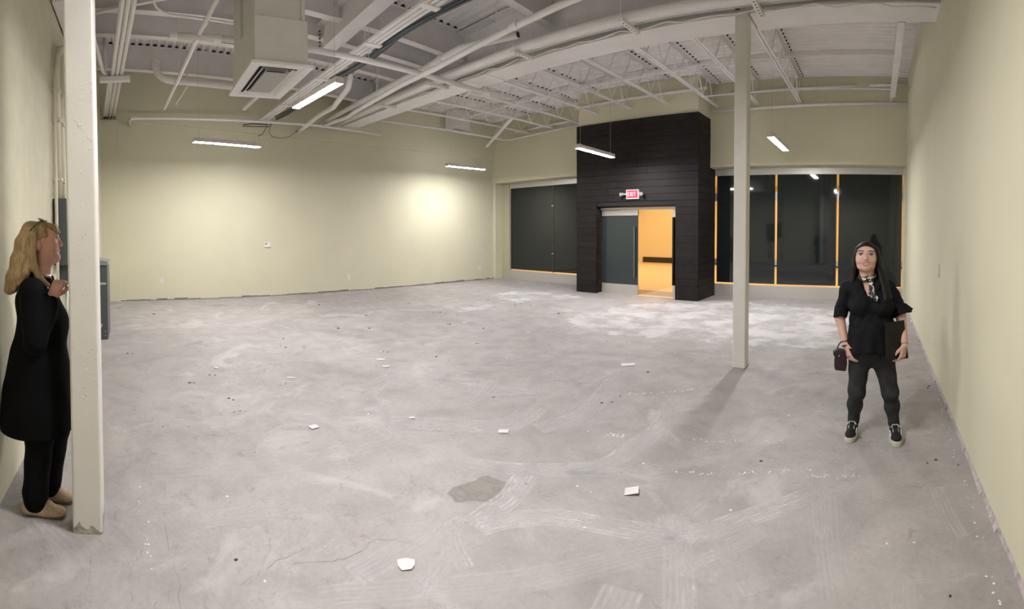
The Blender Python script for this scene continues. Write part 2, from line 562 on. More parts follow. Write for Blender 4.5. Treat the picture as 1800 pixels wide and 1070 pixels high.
# exit sign above the door
ex = empty('exit_sign', (-5.54, PY, 2.33), 'lit red EXIT sign with two emergency lamps above the door', 'exit sign')
place(MB().box(-5.71, -5.37, PY - 0.055, PY - 0.004, 2.335, 2.555).build('housing', M['plastic'], bevel=0.006), ex)
place(MB().box(-5.685, -5.395, PY - 0.060, PY - 0.055, 2.36, 2.54).build('face', M['exit_red']), ex)
t = MB()
yy0, yy1 = PY - 0.064, PY - 0.060
lx = -5.665
lw, lh, st = 0.048, 0.10, 0.016
z0 = 2.40
for ch in 'EXIT':
    if ch == 'E':
        t.box(lx, lx + st, yy0, yy1, z0, z0 + lh)
        for q in (0, lh / 2 - st / 2, lh - st):
            t.box(lx + st, lx + lw, yy0, yy1, z0 + q, z0 + q + st)
        lx += lw + 0.02
    elif ch == 'X':
        for sx in (1, -1):
            xa, xb = (lx, lx + lw) if sx > 0 else (lx + lw, lx)
            t.bar((xa, (yy0 + yy1) / 2, z0), (xb, (yy0 + yy1) / 2, z0 + lh), st, yy1 - yy0, up=(0, 1, 0))
        lx += lw + 0.02
    elif ch == 'I':
        t.box(lx, lx + st, yy0, yy1, z0, z0 + lh)
        lx += st + 0.02
    else:
        t.box(lx + lw / 2 - st / 2, lx + lw / 2 + st / 2, yy0, yy1, z0, z0 + lh - st)
        t.box(lx, lx + lw, yy0, yy1, z0 + lh - st, z0 + lh)
place(t.build('lettering', M['exit_txt']), ex)
for s, x in ((-1, -5.79), (1, -5.29)):
    hd = MB()
    hd.tube([(x - s * 0.02, PY - 0.03, 2.455), (x, PY - 0.075, 2.45), (x + s * 0.035, PY - 0.14, 2.44)], 0.05, 12, rr=[0.022, 0.036, 0.044])
    hd.bar((x - s * 0.09, PY - 0.03, 2.455), (x, PY - 0.03, 2.455), 0.03, 0.04)
    place(hd.build('emergency_lamp', mat('grey_plastic', (0.34, 0.33, 0.32), 0.4), smooth=False), ex)

# ------------------------------------------------------------------ columns
def column(cx, cy, s, ztop, label, stain_h):
    root = empty('steel_column', (cx, cy, 0), label, 'column')
    r = 0.014
    q = s / 2
    poly = []
    for sx, sy, a0 in ((1, 1, 0), (-1, 1, 90), (-1, -1, 180), (1, -1, 270)):
        for k in range(5):
            a = math.radians(a0 + k * 22.5)
            poly.append((sx * (q - r) + r * math.cos(a), sy * (q - r) + r * math.sin(a)))
    sh = MB().prism(poly, 'z', 0, ztop).build('shaft', M['column'], root)
    sh.data.polygons.foreach_set('use_smooth', [False] * len(sh.data.polygons))
    # worn foot where the paint has come off
    b = MB()
    for k in range(len(poly)):
        p0, p1 = poly[k], poly[(k + 1) % len(poly)]
        n_ = max(1, int(math.dist(p0, p1) / 0.012))
        for i in range(n_):
            a = [p0[j] + (p1[j] - p0[j]) * i / n_ for j in (0, 1)]
            c = [p0[j] + (p1[j] - p0[j]) * (i + 1) / n_ for j in (0, 1)]
            g = 1.012
            ha = stain_h * (0.45 + 0.9 * noise.noise(Vector((a[0] * 40, a[1] * 40, cx))) + 0.35 * (a[1] / q))
            hc = stain_h * (0.45 + 0.9 * noise.noise(Vector((c[0] * 40, c[1] * 40, cx))) + 0.35 * (c[1] / q))
            b.add([(a[0] * g, a[1] * g, 0), (c[0] * g, c[1] * g, 0), (c[0] * g, c[1] * g, max(0.01, hc)), (a[0] * g, a[1] * g, max(0.01, ha))], [(0, 1, 2, 3)])
    b.build('worn_foot', mat('worn_paint', (0.34, 0.32, 0.27), 0.9, var=0.4, scale=40), root)
    return root


colL = column(-2.555, -0.293, 0.160, deck_z(-0.29), 'thick cream square column in front of the blonde woman', 0.09)
colR = column(-1.545, 5.270, 0.155, EYE + 2.452, 'slender cream square column holding the long beam', 0.03)
# blistered paint on the near column
b = MB()
for k in range(95):
    z = random.choice((random.gauss(2.25, 0.16), random.gauss(0.85, 0.22), random.uniform(0.2, 2.9)))
    yy = random.gauss(0.02, 0.035)
    if abs(yy) > 0.065 or z < 0.1 or z > 3.2:
        continue
    s = random.uniform(0.003, 0.010)
    ring = [(0.0805, yy + s * math.cos(t) * random.uniform(.6, 1.2), z + s * 1.2 * math.sin(t) * random.uniform(.6, 1.2)) for t in [i * math.pi / 3 for i in range(6)]]
    b.add(ring + [(0.0818, yy, z)], [(i, (i + 1) % 6, 6) for i in range(6)])
tag(b.build('paint_blisters', M['column'], colL), kind='stuff')

# ------------------------------------------------------------------ main beam, three lengths
def beam_seg(x0, x1, za, zb, ya, yb, label):
    """x0<x1, za/zb: underside at x0/x1, ya/yb: near edge at x0/x1"""
    root = empty('roof_beam', ((x0 + x1) / 2, ya, za), label, 'beam')
    W = 0.46

    def strip(y0, y1, dz0, dz1):
        return MB().hexa([(x0, ya + y0, za + dz0), (x1, yb + y0, zb + dz0), (x1, yb + y1, zb + dz0), (x0, ya + y1, za + dz0),
                          (x0, ya + y0, za + dz1), (x1, yb + y0, zb + dz1), (x1, yb + y1, zb + dz1), (x0, ya + y1, za + dz1)])
    place(strip(0, W, 0, 0.018).build('bottom_plate', M['white']), root)
    place(strip(0.015, W - 0.015, 0.022, 0.045).build('bottom_flange', M['white']), root)
    top = DECK - 0.04
    h_ = MB().hexa([(x0, ya + W / 2 - 0.01, za + 0.04), (x1, yb + W / 2 - 0.01, zb + 0.04), (x1, yb + W / 2 + 0.01, zb + 0.04), (x0, ya + W / 2 + 0.01, za + 0.04),
                    (x0, ya + W / 2 - 0.01, top), (x1, yb + W / 2 - 0.01, top), (x1, yb + W / 2 + 0.01, top), (x0, ya + W / 2 + 0.01, top)])
    place(h_.build('web', M['white']), root)
    place(MB().hexa([(x0, ya + 0.06, top), (x1, yb + 0.06, top), (x1, yb + W - 0.06, top), (x0, ya + W - 0.06, top),
                     (x0, ya + 0.06, top + 0.03), (x1, yb + 0.06, top + 0.03), (x1, yb + W - 0.06, top + 0.03), (x0, ya + W - 0.06, top + 0.03)]).build('top_flange', M['white']), root)
    gap = MB()
    xx = x0 + 0.1
    while xx < x1 - 0.3:
        x2 = min(xx + random.uniform(0.2, 1.1), x1 - 0.02)
        f0, f1 = (xx - x0) / (x1 - x0), (x2 - x0) / (x1 - x0)
        y0, y1 = ya + (yb - ya) * f0, ya + (yb - ya) * f1
        q0, q1 = za + (zb - za) * f0, za + (zb - za) * f1
        gap.add([(xx, y0 + 0.012, q0 + 0.017), (x2, y1 + 0.012, q1 + 0.017), (x2, y1 + 0.012, q1 + 0.0235), (xx, y0 + 0.012, q0 + 0.0235)], [(0, 1, 2, 3)])
        xx = x2 + random.uniform(0.05, 0.5)
    place(gap.build('open_seam', M['dark_gap']), root)
    return root


beam_seg(XL + 0.05, -5.66, EYE + 2.735, EYE + 2.52, 5.27, 5.19, 'long white roof beam, far length ending at the left wall')
beam_seg(-5.645, -1.47, EYE + 2.52, EYE + 2.455, 5.19, 5.19, 'long white roof beam, middle length left of the slender column')
beam_seg(-1.445, XR, EYE + 2.455, EYE + 2.50, 5.19, 5.12, 'long white roof beam, short length reaching the right wall')


# ------------------------------------------------------------------ open-web joists beyond the beam
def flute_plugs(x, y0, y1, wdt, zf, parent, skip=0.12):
    """black plugs painting in the shade of the flutes where the deck passes over a support"""
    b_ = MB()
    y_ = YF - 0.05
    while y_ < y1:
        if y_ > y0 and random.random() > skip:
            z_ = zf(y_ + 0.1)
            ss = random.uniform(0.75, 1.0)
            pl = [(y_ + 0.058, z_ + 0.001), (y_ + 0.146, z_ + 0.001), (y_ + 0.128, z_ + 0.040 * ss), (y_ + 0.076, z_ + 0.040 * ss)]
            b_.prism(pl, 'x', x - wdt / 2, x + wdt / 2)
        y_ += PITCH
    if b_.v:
        o_ = b_.build('flute_shade', M['dark_gap'])
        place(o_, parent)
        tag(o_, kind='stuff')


CH = EYE + 2.90
jx = [-1.74 - 0.98 * k for k in range(9)]
for k, x in enumerate(jx):
    yend = PY + 0.05 if PX0 - 0.05 < x < PX1 + 0.05 else YU
    root = empty('bar_joist', (x, 5.66, CH), 'white open-web roof joist, %s one left of the slender column' % ORD[k] if k else 'white open-web roof joist just right of the slender column top', 'joist', 'open-web joists beyond the beam')
    if k:
        root['label'] = 'white open-web roof joist, %s from the slender column towards the left wall' % ORD[k - 1]
    c = MB()
    for s in (-1, 1):
        c.box(x + s * 0.008, x + s * 0.048, 5.9, yend, CH, CH + 0.006)
        c.box(x + s * 0.008, x + s * 0.014, 5.9, yend, CH + 0.0062, CH + 0.04)
    place(c.build('bottom_chord', M['white']), root)
    c = MB()
    for s in (-1, 1):
        c.box(x + s * 0.008, x + s * 0.062, 5.68, yend, DECK - 0.006, DECK - 0.0005)
        c.box(x + s * 0.008, x + s * 0.015, 5.68, yend, DECK - 0.05, DECK - 0.0062)
    place(c.build('top_chord', M['white']), root)
    ny = 7
    st_ = (yend - 5.95) / ny
    for i in range(ny):
        a = 5.95 + i * st_
        d = MB().tube([(x, a, DECK - 0.02), (x, a + st_ / 2, CH + 0.02)], 0.011, 6)
        d.tube([(x, a + st_ / 2, CH + 0.02), (x, a + st_, DECK - 0.02)], 0.011, 6)
        place(d.build('web_rod', M['white']), root)
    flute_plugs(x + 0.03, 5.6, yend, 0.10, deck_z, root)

# wide channel member close to the right wall
root = empty('hanging_channel', (0.32, 6.2, CH), 'wide white ceiling channel hanging near the right wall', 'channel')
place(MB().box(0.27, 0.37, 6.6, 10.2, CH + 0.02, CH + 0.07).build('channel', M['white'], bevel=0.004), root)
place(MB().box(0.372, 0.382, 6.6, 10.2, CH + 0.0, CH + 0.07).build('lip', M['white']), root)
for yy in (6.75, 8.4, 10.0):
    place(MB().box(0.30, 0.33, yy, yy + 0.03, CH + 0.07, DECK).build('hanger', M['white']), root)
place(MB().box(0.27, 0.33, 10.2, YU, CH + 0.0, CH + 0.03).build('end_bar', M['white']), root)

# bridging bars, sprinkler and wall pipes beyond the beam
def pipe(name, pts, r, label, cat='pipe', m='pipe', n=10, couplings=(), group=None, hangers=()):
    root = empty(name, pts[0], label, cat, group)
    place(MB().tube(pts, r, n).build('run', M[m], smooth=True), root)
    for c0, c1 in couplings:
        d = (Vector(c1) - Vector(c0)).normalized()
        place(MB().tube([c0, c1], r * 1.22, n).build('coupling', M[m], smooth=False), root)
    for p in hangers:
        hh = MB()
        hh.tube([(p[0], p[1], p[2] + r * 0.8), (p[0], p[1], deck_z(p[1]) - 0.001)], 0.006, 6)
        place(hh.build('hanger_rod', M['white']), root)
    return root


for k, (y0, zz, w_, lb) in enumerate(((7.84, CH - 0.012, 0.03, 'thin white bridging bar under the joists, nearer the beam'), (9.55, CH - 0.012, 0.03, 'thin white bridging bar under the joists, nearer the windows'))):
    x0 = -9.6 if k == 0 else -3.7
    b = MB().box(x0, -1.70 if k == 0 else 0.3, y0, y0 + w_, zz, zz + 0.012).build('bridging_bar', M['white'])
    tag(b, lb, 'bar')
for k, (y0, lb) in enumerate(((6.25, 'white bridging bar high under the deck beside the beam'), (7.35, 'white bridging bar high under the deck at mid bay'), (9.0, 'white bridging bar high under the deck near the bulkhead'))):
    b = MB().prism([(y0, DECK - 0.095), (y0 + 0.045, DECK - 0.095), (y0 + 0.045, DECK - 0.089), (y0 + 0.006, DECK - 0.089), (y0 + 0.006, DECK - 0.052), (y0, DECK - 0.052)], 'x', -9.6, 0.35)
    tag(b.build('bridging_bar', M['white']), lb, 'bar')
pipe('service_pipe', [(-3.85, 10.47, EYE + 2.78), (0.66, 10.47, EYE + 2.86)], 0.032, 'white horizontal pipe high on the wall above the amber-gap windows', couplings=[((-1.8, 10.47, EYE + 2.816), (-1.7, 10.47, EYE + 2.818))])
pipe('service_pipe', [(-3.4, 10.46, EYE + 3.16), (-0.45, 10.46, EYE + 3.22)], 0.03, 'white pipe just under the deck left of the ceiling gap')
pipe('service_pipe', [(-0.18, 10.46, EYE + 3.24), (0.66, 10.46, EYE + 3.27)], 0.03, 'short white pipe under the deck by the right corner')
pipe('service_pipe', [(-10.45, 5.95, EYE + 2.80), (-10.45, 10.40, EYE + 2.80), (-10.3, 10.47, EYE + 2.80), (-7.6, 10.47, EYE + 2.86)], 0.028, 'white pipe running along the left wall into the far corner')
pipe('service_pipe', [(-10.1, 10.45, EYE + 2.99), (-7.25, 10.45, EYE + 3.02)], 0.03, 'white pipe high on the wall left of the portal')
pipe('service_pipe', [(-7.3, 9.80, EYE + 3.13), (-3.7, 9.80, EYE + 3.15)], 0.032, 'white pipe across the yellow bulkhead above the portal', couplings=[((-4.65, 9.80, EYE + 3.145), (-4.5, 9.80, EYE + 3.145))])
b = MB().bar((-10.0, 9.2, 4.00), (-8.58, 8.82, CH + 0.02), 0.07, 0.05).build('brace_strut', M['white'])
tag(b, 'slanted white brace strut in the far left corner under the roof', 'strut')
b = MB().bar((-7.55, 6.3, 4.38), (-6.63, 6.3, 4.66), 0.06, 0.05).build('brace_strut', M['white'])
tag(b, 'short slanted white brace strut behind the main beam', 'strut')

# ------------------------------------------------------------------ solid-web purlins in the near bay
for k, x in enumerate((-9.78, -8.10, -7.20, -6.46, -4.45, -2.75, -1.05)):
    y0, y1 = YF, 5.40
    D = 0.50
    b = MB()
    za, zb = deck_z(y0) - D, deck_z(y1) - D

    def sl(xa, xb, a0, a1):
        b.hexa([(xa, y0, za + a0), (xb, y0, za + a0), (xb, y1, zb + a0), (xa, y1, zb + a0), (xa, y0, za + a1), (xb, y0, za + a1), (xb, y1, zb + a1), (xa, y1, zb + a1)])
    sl(x - 0.075, x + 0.075, 0, 0.014)
    sl(x - 0.006, x + 0.006, 0.014, D - 0.012)
    sl(x - 0.075, x + 0.075, D - 0.013, D - 0.001)
    root = empty('roof_purlin', (x, y0, za), 'white solid-web roof purlin above the near floor, %s from the left wall' % ORD[k], 'purlin', 'purlins of the near bay')
    place(b.build('section', M['white']), root)
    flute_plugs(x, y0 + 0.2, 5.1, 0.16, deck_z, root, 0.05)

# cross beam carried by the purlins
root = empty('cross_beam', (-7.1, 3.02, EYE + 2.88), 'white steel cross beam running above the bright ceiling light', 'beam')
b = MB().box(-7.12, XR, 2.90, 3.14, EYE + 2.88, EYE + 2.895)
b.box(-7.12, XR, 3.012, 3.028, EYE + 2.895, EYE + 3.34)
b.box(-7.12, XR, 2.90, 3.14, EYE + 3.34, EYE + 3.355)
place(b.build('section', M['white']), root)
b = MB()
for i in range(6):
    for yy in (2.95, 3.09):
        b.tube([(-7.13, yy, EYE + 2.95 + i * 0.06), (-7.11, yy, EYE + 2.95 + i * 0.06)], 0.018, 6)
tag(place(b.build('end_bolts', mat('rusty_bolt', (0.20, 0.13, 0.10), 0.8)), root), kind='stuff')

# ------------------------------------------------------------------ pipes of the near bay
ZP = EYE + 2.42
ZM = EYE + 2.50
pipe('sprinkler_main', [(-5.97, 0.47, ZM), (-6.07, 2.4, ZM), (-6.12, 4.2, ZM - 0.04), (-6.22, 5.75, ZM - 0.06)], 0.043, 'thick white sprinkler main crossing under the beam and cable tray', n=14,
     couplings=[((-5.97, 0.45, ZM), (-5.975, 0.55, ZM)), ((-6.0, 1.02, ZM), (-6.005, 1.12, ZM)), ((-6.21, 5.6, ZM - 0.058), (-6.22, 5.78, ZM - 0.06))],
     hangers=[(-6.10, 3.3, ZM - 0.02)])
pipe('sprinkler_branch', [(-3.6, 0.96, ZP + 0.13), (-4.9, 0.93, ZP + 0.13), (-5.95, 0.83, ZP + 0.11), (-7.4, 0.70, ZP + 0.02), (-9.05, 0.56, ZP - 0.03)], 0.030, 'white sprinkler branch pipe pointing at the left wall beside the air duct',
     couplings=[((-5.6, 0.87, ZP + 0.12), (-5.72, 0.86, ZP + 0.12)), ((-6.05, 0.83, ZP + 0.11), (-6.2, 0.81, ZP + 0.10))], hangers=[(-7.4, 0.70, ZP + 0.02)])
pipe('sprinkler_branch', [(XR, 3.95, ZP + 0.10), (-1.3, 4.0, ZP + 0.08), (-3.2, 4.06, ZP + 0.03), (-4.1, 4.12, ZP + 0.02), (-5.7, 4.22, ZP), (-6.7, 4.22, ZP), (-8.6, 4.32, ZP)] + [(-8.95, 4.40, ZP + 0.03), (-9.5, 4.55, ZP + 0.10), (-10.0, 4.50, ZP + 0.12), (-10.7, 4.45, ZP + 0.14)], 0.042, 'white sprinkler branch parallel to the main beam',
     couplings=[((-3.9, 4.10, ZP + 0.03), (-4.02, 4.11, ZP + 0.03))], hangers=[(-2.0, 4.03, ZP), (-3.0, 4.05, ZP + 0.03), (-4.3, 4.13, ZP + 0.02), (-7.6, 4.27, ZP)])
pipe('conduit', [(-4.40, 4.62, EYE + 2.62), (-5.3, 4.35, EYE + 2.62), (-6.3, 4.40, EYE + 2.60), (-10.95, 4.50, EYE + 2.66)], 0.052, 'fat white conduit with an open black end beside the beam', n=14,
     couplings=[((-5.72, 4.37, EYE + 2.61), (-5.82, 4.375, EYE + 2.61))])
b = MB().tube([(-4.395, 4.621, EYE + 2.62), (-4.385, 4.624, EYE + 2.62)], 0.040, 14).build('open_end', M['dark_gap'])
place(b, bpy.data.objects['conduit'])
pipe('conduit', [(XR, 4.82, EYE + 2.50), (-1.5, 4.88, EYE + 2.50), (-4.6, 4.82, EYE + 2.545), (-7.6, 4.88, EYE + 2.61), (-10.95, 5.00, EYE + 2.72)], 0.062, 'fattest white conduit hung on perforated struts beside the beam', n=14)
pipe('conduit', [(XR, 4.95, EYE + 2.52), (-1.5, 5.02, EYE + 2.52), (-4.6, 4.96, EYE + 2.565), (-7.6, 5.02, EYE + 2.63), (-10.95, 5.13, EYE + 2.74)], 0.038, 'slim grey-white conduit between the fat conduit and the beam')
pipe('conduit', [(XR, 5.04, EYE + 2.53), (-1.5, 5.12, EYE + 2.53), (-4.6, 5.06, EYE + 2.575), (-7.6, 5.12, EYE + 2.64), (-10.95, 5.21, EYE + 2.75)], 0.030, 'slimmest white conduit hung next to the beam flange', m='galv')
for k, (x, zz) in enumerate(((-1.30, 2.50), (-2.85, 2.52), (-4.55, 2.545), (-6.6, 2.59), (-8.4, 2.64))):
    yo = {0: 4.98, 1: 4.95, 2: 4.92, 3: 4.96, 4: 5.0}[k]
    root = empty('strut_hanger', (x, yo, EYE + zz), 'perforated strut hanger under the conduits, %s from the slender column' % ORD[k], 'hanger', 'strut hangers along the beam')
    place(MB().box(x - 0.03, x + 0.03, yo - 0.25, yo + 0.19, EYE + zz - 0.108, EYE + zz - 0.066).build('channel', M['pipe'], bevel=0.003), root)
    hb = MB()
    for i in range(6):
        hb.tube([(x + 0.006, yo - 0.18 + i * 0.065, EYE + zz - 0.1085), (x + 0.006, yo - 0.18 + i * 0.065, EYE + zz - 0.1075)], 0.012, 8)
    tag(place(hb.build('slot_holes', M['dark_gap']), root), kind='stuff')
    for yy in (yo - 0.235, yo + 0.175):
        place(MB().tube([(x, yy, EYE + zz - 0.066), (x, yy, DECK)], 0.006, 6).build('hanger_rod', M['white']), root)
wv = [(XR - 0.05 - i * 0.22, 5.13 + 0.02 * math.sin(i * 1.7), EYE + 2.455 + 0.02 * math.sin(i * 2.3) + max(0, (i - 10) * 0.0045)) for i in range(46)]
tag(MB().tube(wv, 0.008, 6).build('loose_cable', M['pipe'], smooth=True), 'thin white wavy cable lying along the beam flange', 'cable')
b = MB().box(-1.60, -1.55, 5.12, 5.15, EYE + 2.50, EYE + 2.72).build('steel_strap', M['dark_gap'])
tag(b, 'short black vertical strap above the slender column head', 'strap')

# conduits running to the left wall near the corner
for k in range(4):
    a = -0.02 + 0.075 * k
    pts = [(-1.5, 0.10 + a, EYE + 2.88), (-5.6, -0.10 + a, EYE + 2.84), (-8.35, -0.37 + a * 1.05, EYE + 2.82), (XL + 0.06, -0.66 + a * 1.1, EYE + 2.80)]
    if k == 3:
        pts = [(-1.5, -0.55, EYE + 2.95), (-5.6, -0.62, EYE + 2.9), (-8.2, -0.55, EYE + 2.84), (-8.5, -0.45, EYE + 2.82), (XL + 0.06, -0.74, EYE + 2.80)]
    nm = ['leftmost of three long white ceiling conduits beside the near column', 'middle of three long white ceiling conduits beside the near column', 'rightmost of three long white ceiling conduits beside the near column', 'white conduit joining the bundle from behind the near column'][k]
    pipe('roof_conduit', pts, 0.036, nm, 'conduit', m='pipe', couplings=[])
    b = MB().tube([(XL + 0.07, pts[-1][1] + 0.02, EYE + 2.77), (XL + 0.055, pts[-1][1] + 0.02, EYE + 2.77)], 0.03, 10).build('wall_hole', M['dark_gap'])
    place(b, [o for o in bpy.data.objects if o.name.startswith('roof_conduit')][-1])
b = MB().box(-8.42, -8.28, -0.62, -0.08, EYE + 2.70, EYE + 2.775).build('conduit_strut', M['pipe'])
tag(b, 'grey steel strut bracket clamping the ceiling conduits', 'bracket')
pipe('roof_conduit', [(-3.5, 0.32, EYE + 3.0), (-5.0, 0.28, EYE + 3.0)] + arc((-5.9, 0.25, EYE + 2.98), (-6.35, 0.25, EYE + 2.95), (-6.4, 0.6, EYE + 2.95)) + [(-6.5, 2.2, EYE + 2.86)], 0.018, 'thin white conduit bending sideways under the purlins', 'conduit')
pipe('drain_pipe', arc((-9.5, 0.42, EYE + 3.45), (-9.5, 0.42, EYE + 3.1), (-9.5, 0.75, EYE + 3.08), 6) + [(-9.5, 2.2, EYE + 2.98)], 0.075, 'fat white drain pipe with an elbow near the left wall', n=14, couplings=[((-9.5, 0.42, EYE + 3.40), (-9.5, 0.42, EYE + 3.47))])
pipe('service_pipe', [(XL + 0.06, -0.12, EYE + 2.56), (-10.75, -0.12, EYE + 2.60), (-10.70, -0.02, EYE + 2.62), (-10.62, 2.6, EYE + 2.57), (-10.55, 4.3, EYE + 2.55), (-10.55, 6.05, EYE + 2.46)], 0.032, 'white pipe along the upper left wall above the first wall light', couplings=[((-10.70, -0.10, EYE + 2.62), (-10.70, 0.08, EYE + 2.62))])
b = MB().tube([(-10.6, 0.92, 4.50), (-9.6, 1.07, 4.59), (-9.6, 1.07, deck_z(1.07))], 0.018, 8).build('sprinkler_drop', M['pipe'])
tag(b, 'short thin white pipe stub above the left wall between two sprinkler pipes', 'pipe')
b = MB().bar((-10.6, 2.48, 4.43), (-8.1, 2.66, 4.36 + 0.12), 0.075, 0.05)
b.tube([(-8.15, 2.655, 4.5), (-8.15, 2.655, 4.80)], 0.02, 6)
tag(b.build('brace_strut', M['white']), 'white strut poking out below the air duct', 'strut')

b = MB().bar((-7.0, -0.62, EYE + 3.28), (-6.75, 1.05, EYE + 3.46), 0.06, 0.04)
tag(b.build('brace_strut', M['white']), 'white slanted brace above the three ceiling conduits', 'strut')
pipe('roof_conduit', [(-9.3, -0.58, DECK + 0.40), (-9.3, -0.58, EYE + 3.2)], 0.03, 'short vertical white conduit beside the conduit bundle near the corner', 'conduit')

# cable tray with its loom
tray = empty('cable_tray', (-10.9, 2.95, EYE + 2.66), 'white cable tray running from the left wall towards the viewer', 'cable tray')
tb = MB()
for yy in (0.0, 0.075, 0.15):
    tb.bar((-10.9, 2.95 + yy, EYE + 2.66), (-6.0, 3.17 + yy, EYE + 2.66), 0.05, 0.035)
    tb.bar((-6.0, 3.17 + yy, EYE + 2.66), (XR, 3.26 + yy, EYE + 2.66), 0.05, 0.035)
place(tb.build('rail', M['pipe']), tray)
for x in (-9.4, -7.6, -5.9, -4.55, -3.0):
    yy = 2.95 + (x + 10.9) * 0.045 if x < -6 else 3.17 + (x + 6) * 0.0135
    place(MB().box(x - 0.05, x + 0.05, yy - 0.05, yy + 0.22, EYE + 2.625, EYE + 2.645).build('cross_strut', M['pipe']), tray)
    for s in (-0.04, 0.21):
        place(MB().tube([(x, yy + s, EYE + 2.64), (x, yy + s, deck_z(yy) - 0.001)], 0.006, 6).build('hanger_rod', M['white']), tray)
loom = empty('cable_loom', (-10.8, 3.2, EYE + 2.6), 'bundle of blue-grey and brown cables sagging beside the cable tray', 'cables')
for i in range(18):
    a, r_ = random.uniform(0, 6.28), random.uniform(0.0, 0.072)
    ph = random.uniform(0, 6)
    pts = []
    for t in range(34):
        x = XR - 0.2 - t * 0.335
        base = 3.17 + 0.0135 * (x + 6) + 0.30 if x > -6 else 2.95 + (x + 10.9) * 0.045 + 0.30
        sag = 0.05 * math.sin(x * 2.1) - 0.02
        pts.append((x, base + r_ * math.cos(a + x * 0.35) + 0.015 * math.sin(x * 3 + ph), EYE + 2.655 + r_ * math.sin(a + x * 0.35) + sag * 0.6))
    place(MB().tube(pts, 0.013, 6).build('cable', M[random.choice(('cable_b', 'cable_n', 'cable_k', 'cable_b', 'cable_n'))], smooth=True), loom)
for k, (pts, r_) in enumerate((([(-10.9, 2.54, 4.14), (-10.85, 2.75, 4.16), (-10.8, 3.1, 4.15)], 0.012), ([(-10.9, 2.52, 4.11), (-10.85, 2.8, 4.10), (-10.8, 3.14, 4.10), (-10.8, 3.2, 4.18)], 0.010),
                               ([(-10.8, 3.2, 4.16), (-10.95, 3.18, 4.02), (-11.1, 3.3, 3.93), (-11.1, 3.55, 3.90), (-11.05, 3.75, 3.95), (-11.0, 3.95, 4.10)], 0.006), ([(-10.8, 3.12, 4.16), (-10.95, 3.08, 4.05), (-11.05, 3.05, 3.97), (-11.1, 2.95, 3.93)], 0.008))):
    place(MB().tube(pts, r_, 6).build('loose_end', M['cable_k'], smooth=True), loom)
pipe('duct_run', [(-7.7, 3.80, EYE + 2.86), (-8.0, 3.88, EYE + 2.68), (-9.0, 4.02, EYE + 2.58), (-9.8, 4.05, EYE + 2.62), (-10.6, 4.02, EYE + 2.54), (-11.15, 4.0, EYE + 2.5)], 0.055, 'pale flexible duct dropping behind the bright ceiling light', 'duct', n=14)

# crack line in the deck
cr = []
x = -4.9
for i in range(15):
    cr.append((-5.05 + random.uniform(-0.06, 0.06) + i * 0.015, 2.05 + i * 0.11, deck_z(2.05 + i * 0.11) - 0.004))
tag(place(MB().tube(cr, 0.012, 5).build('deck_crack', M['dark_gap']), ceil), kind=None)
bpy.data.objects['deck_crack'].location = (0, 0, 0)

# ------------------------------------------------------------------ air duct with square diffuser
ac = empty('air_duct', (-5.3, 1.53, EYE + 1.75), 'boxed air duct dropping from the roof with a louvred diffuser', 'air duct')
X0, X1, Y0, Y1, ZB = -5.88, -4.75, 1.24, 1.83, EYE + 1.77
place(MB().box(X0, X1, Y0, Y1, ZB, EYE + 2.25).build('plenum_box', M['column'], bevel=0.006), ac)
place(MB().box(X0 + 0.0, X1 - 0.06, Y0 + 0.02, Y1 - 0.05, EYE + 2.25, deck_z(1.5) - 0.002).build('riser', M['column'], bevel=0.006), ac)
place(MB().box(X0 + 0.42, X0 + 0.52, Y0 + 0.012, Y0 + 0.022, EYE + 2.28, EYE + 3.2).build('seam_strip', M['galv']), ac)
place(MB().box(X1 - 0.065, X1 - 0.03, Y1 - 0.06, Y1 - 0.02, EYE + 2.25, EYE + 3.3).build('hanger_angle', M['column']), ac)
e = 0.05
fr = MB()
for a in ((X0 - e, X1 + e, Y0 - e, Y0 + 0.05), (X0 - e, X1 + e, Y1 - 0.05, Y1 + e), (X0 - e, X0 + 0.05, Y0 + 0.05, Y1 - 0.05), (X1 - 0.05, X1 + e, Y0 + 0.05, Y1 - 0.05)):
    fr.box(*a, EYE + 1.74, EYE + 1.77)
place(fr.build('diffuser_frame', M['white'], bevel=0.004), ac)
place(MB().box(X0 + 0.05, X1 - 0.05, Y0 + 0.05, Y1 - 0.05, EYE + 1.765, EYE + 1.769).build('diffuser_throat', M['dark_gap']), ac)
for i in range(3):
    a = 0.05 + i * 0.055
    lv = MB()
    lo, hi = EYE + 1.742, EYE + 1.764
    for q0, q1 in ((((X0 + a, Y0 + a), (X1 - a, Y0 + a)), (0, 1)), (((X1 - a, Y0 + a), (X1 - a, Y1 - a)), (-1, 0)), (((X1 - a, Y1 - a), (X0 + a, Y1 - a)), (0, -1)), (((X0 + a, Y1 - a), (X0 + a, Y0 + a)), (1, 0))):
        (xa, ya), (xb, yb) = q0
        nx, ny_ = q1[0] * 0.03, q1[1] * 0.03
        lv.add([(xa, ya, lo), (xb, yb, lo), (xb + nx, yb + ny_, hi), (xa + nx, ya + ny_, hi), (xa, ya, lo + 0.004), (xb, yb, lo + 0.004), (xb + nx, yb + ny_, hi + 0.004), (xa + nx, ya + ny_, hi + 0.004)],
               [(0, 1, 2, 3), (7, 6, 5, 4), (0, 4, 5, 1), (2, 6, 7, 3)])
    place(lv.build('louvre', M['white']), ac)
place(MB().box(X0 + 0.20, X1 - 0.20, Y0 + 0.165, Y1 - 0.165, EYE + 1.735, EYE + 1.745).build('centre_plate', mat('diffuser_plate', (0.40, 0.39, 0.38), 0.6)), ac)

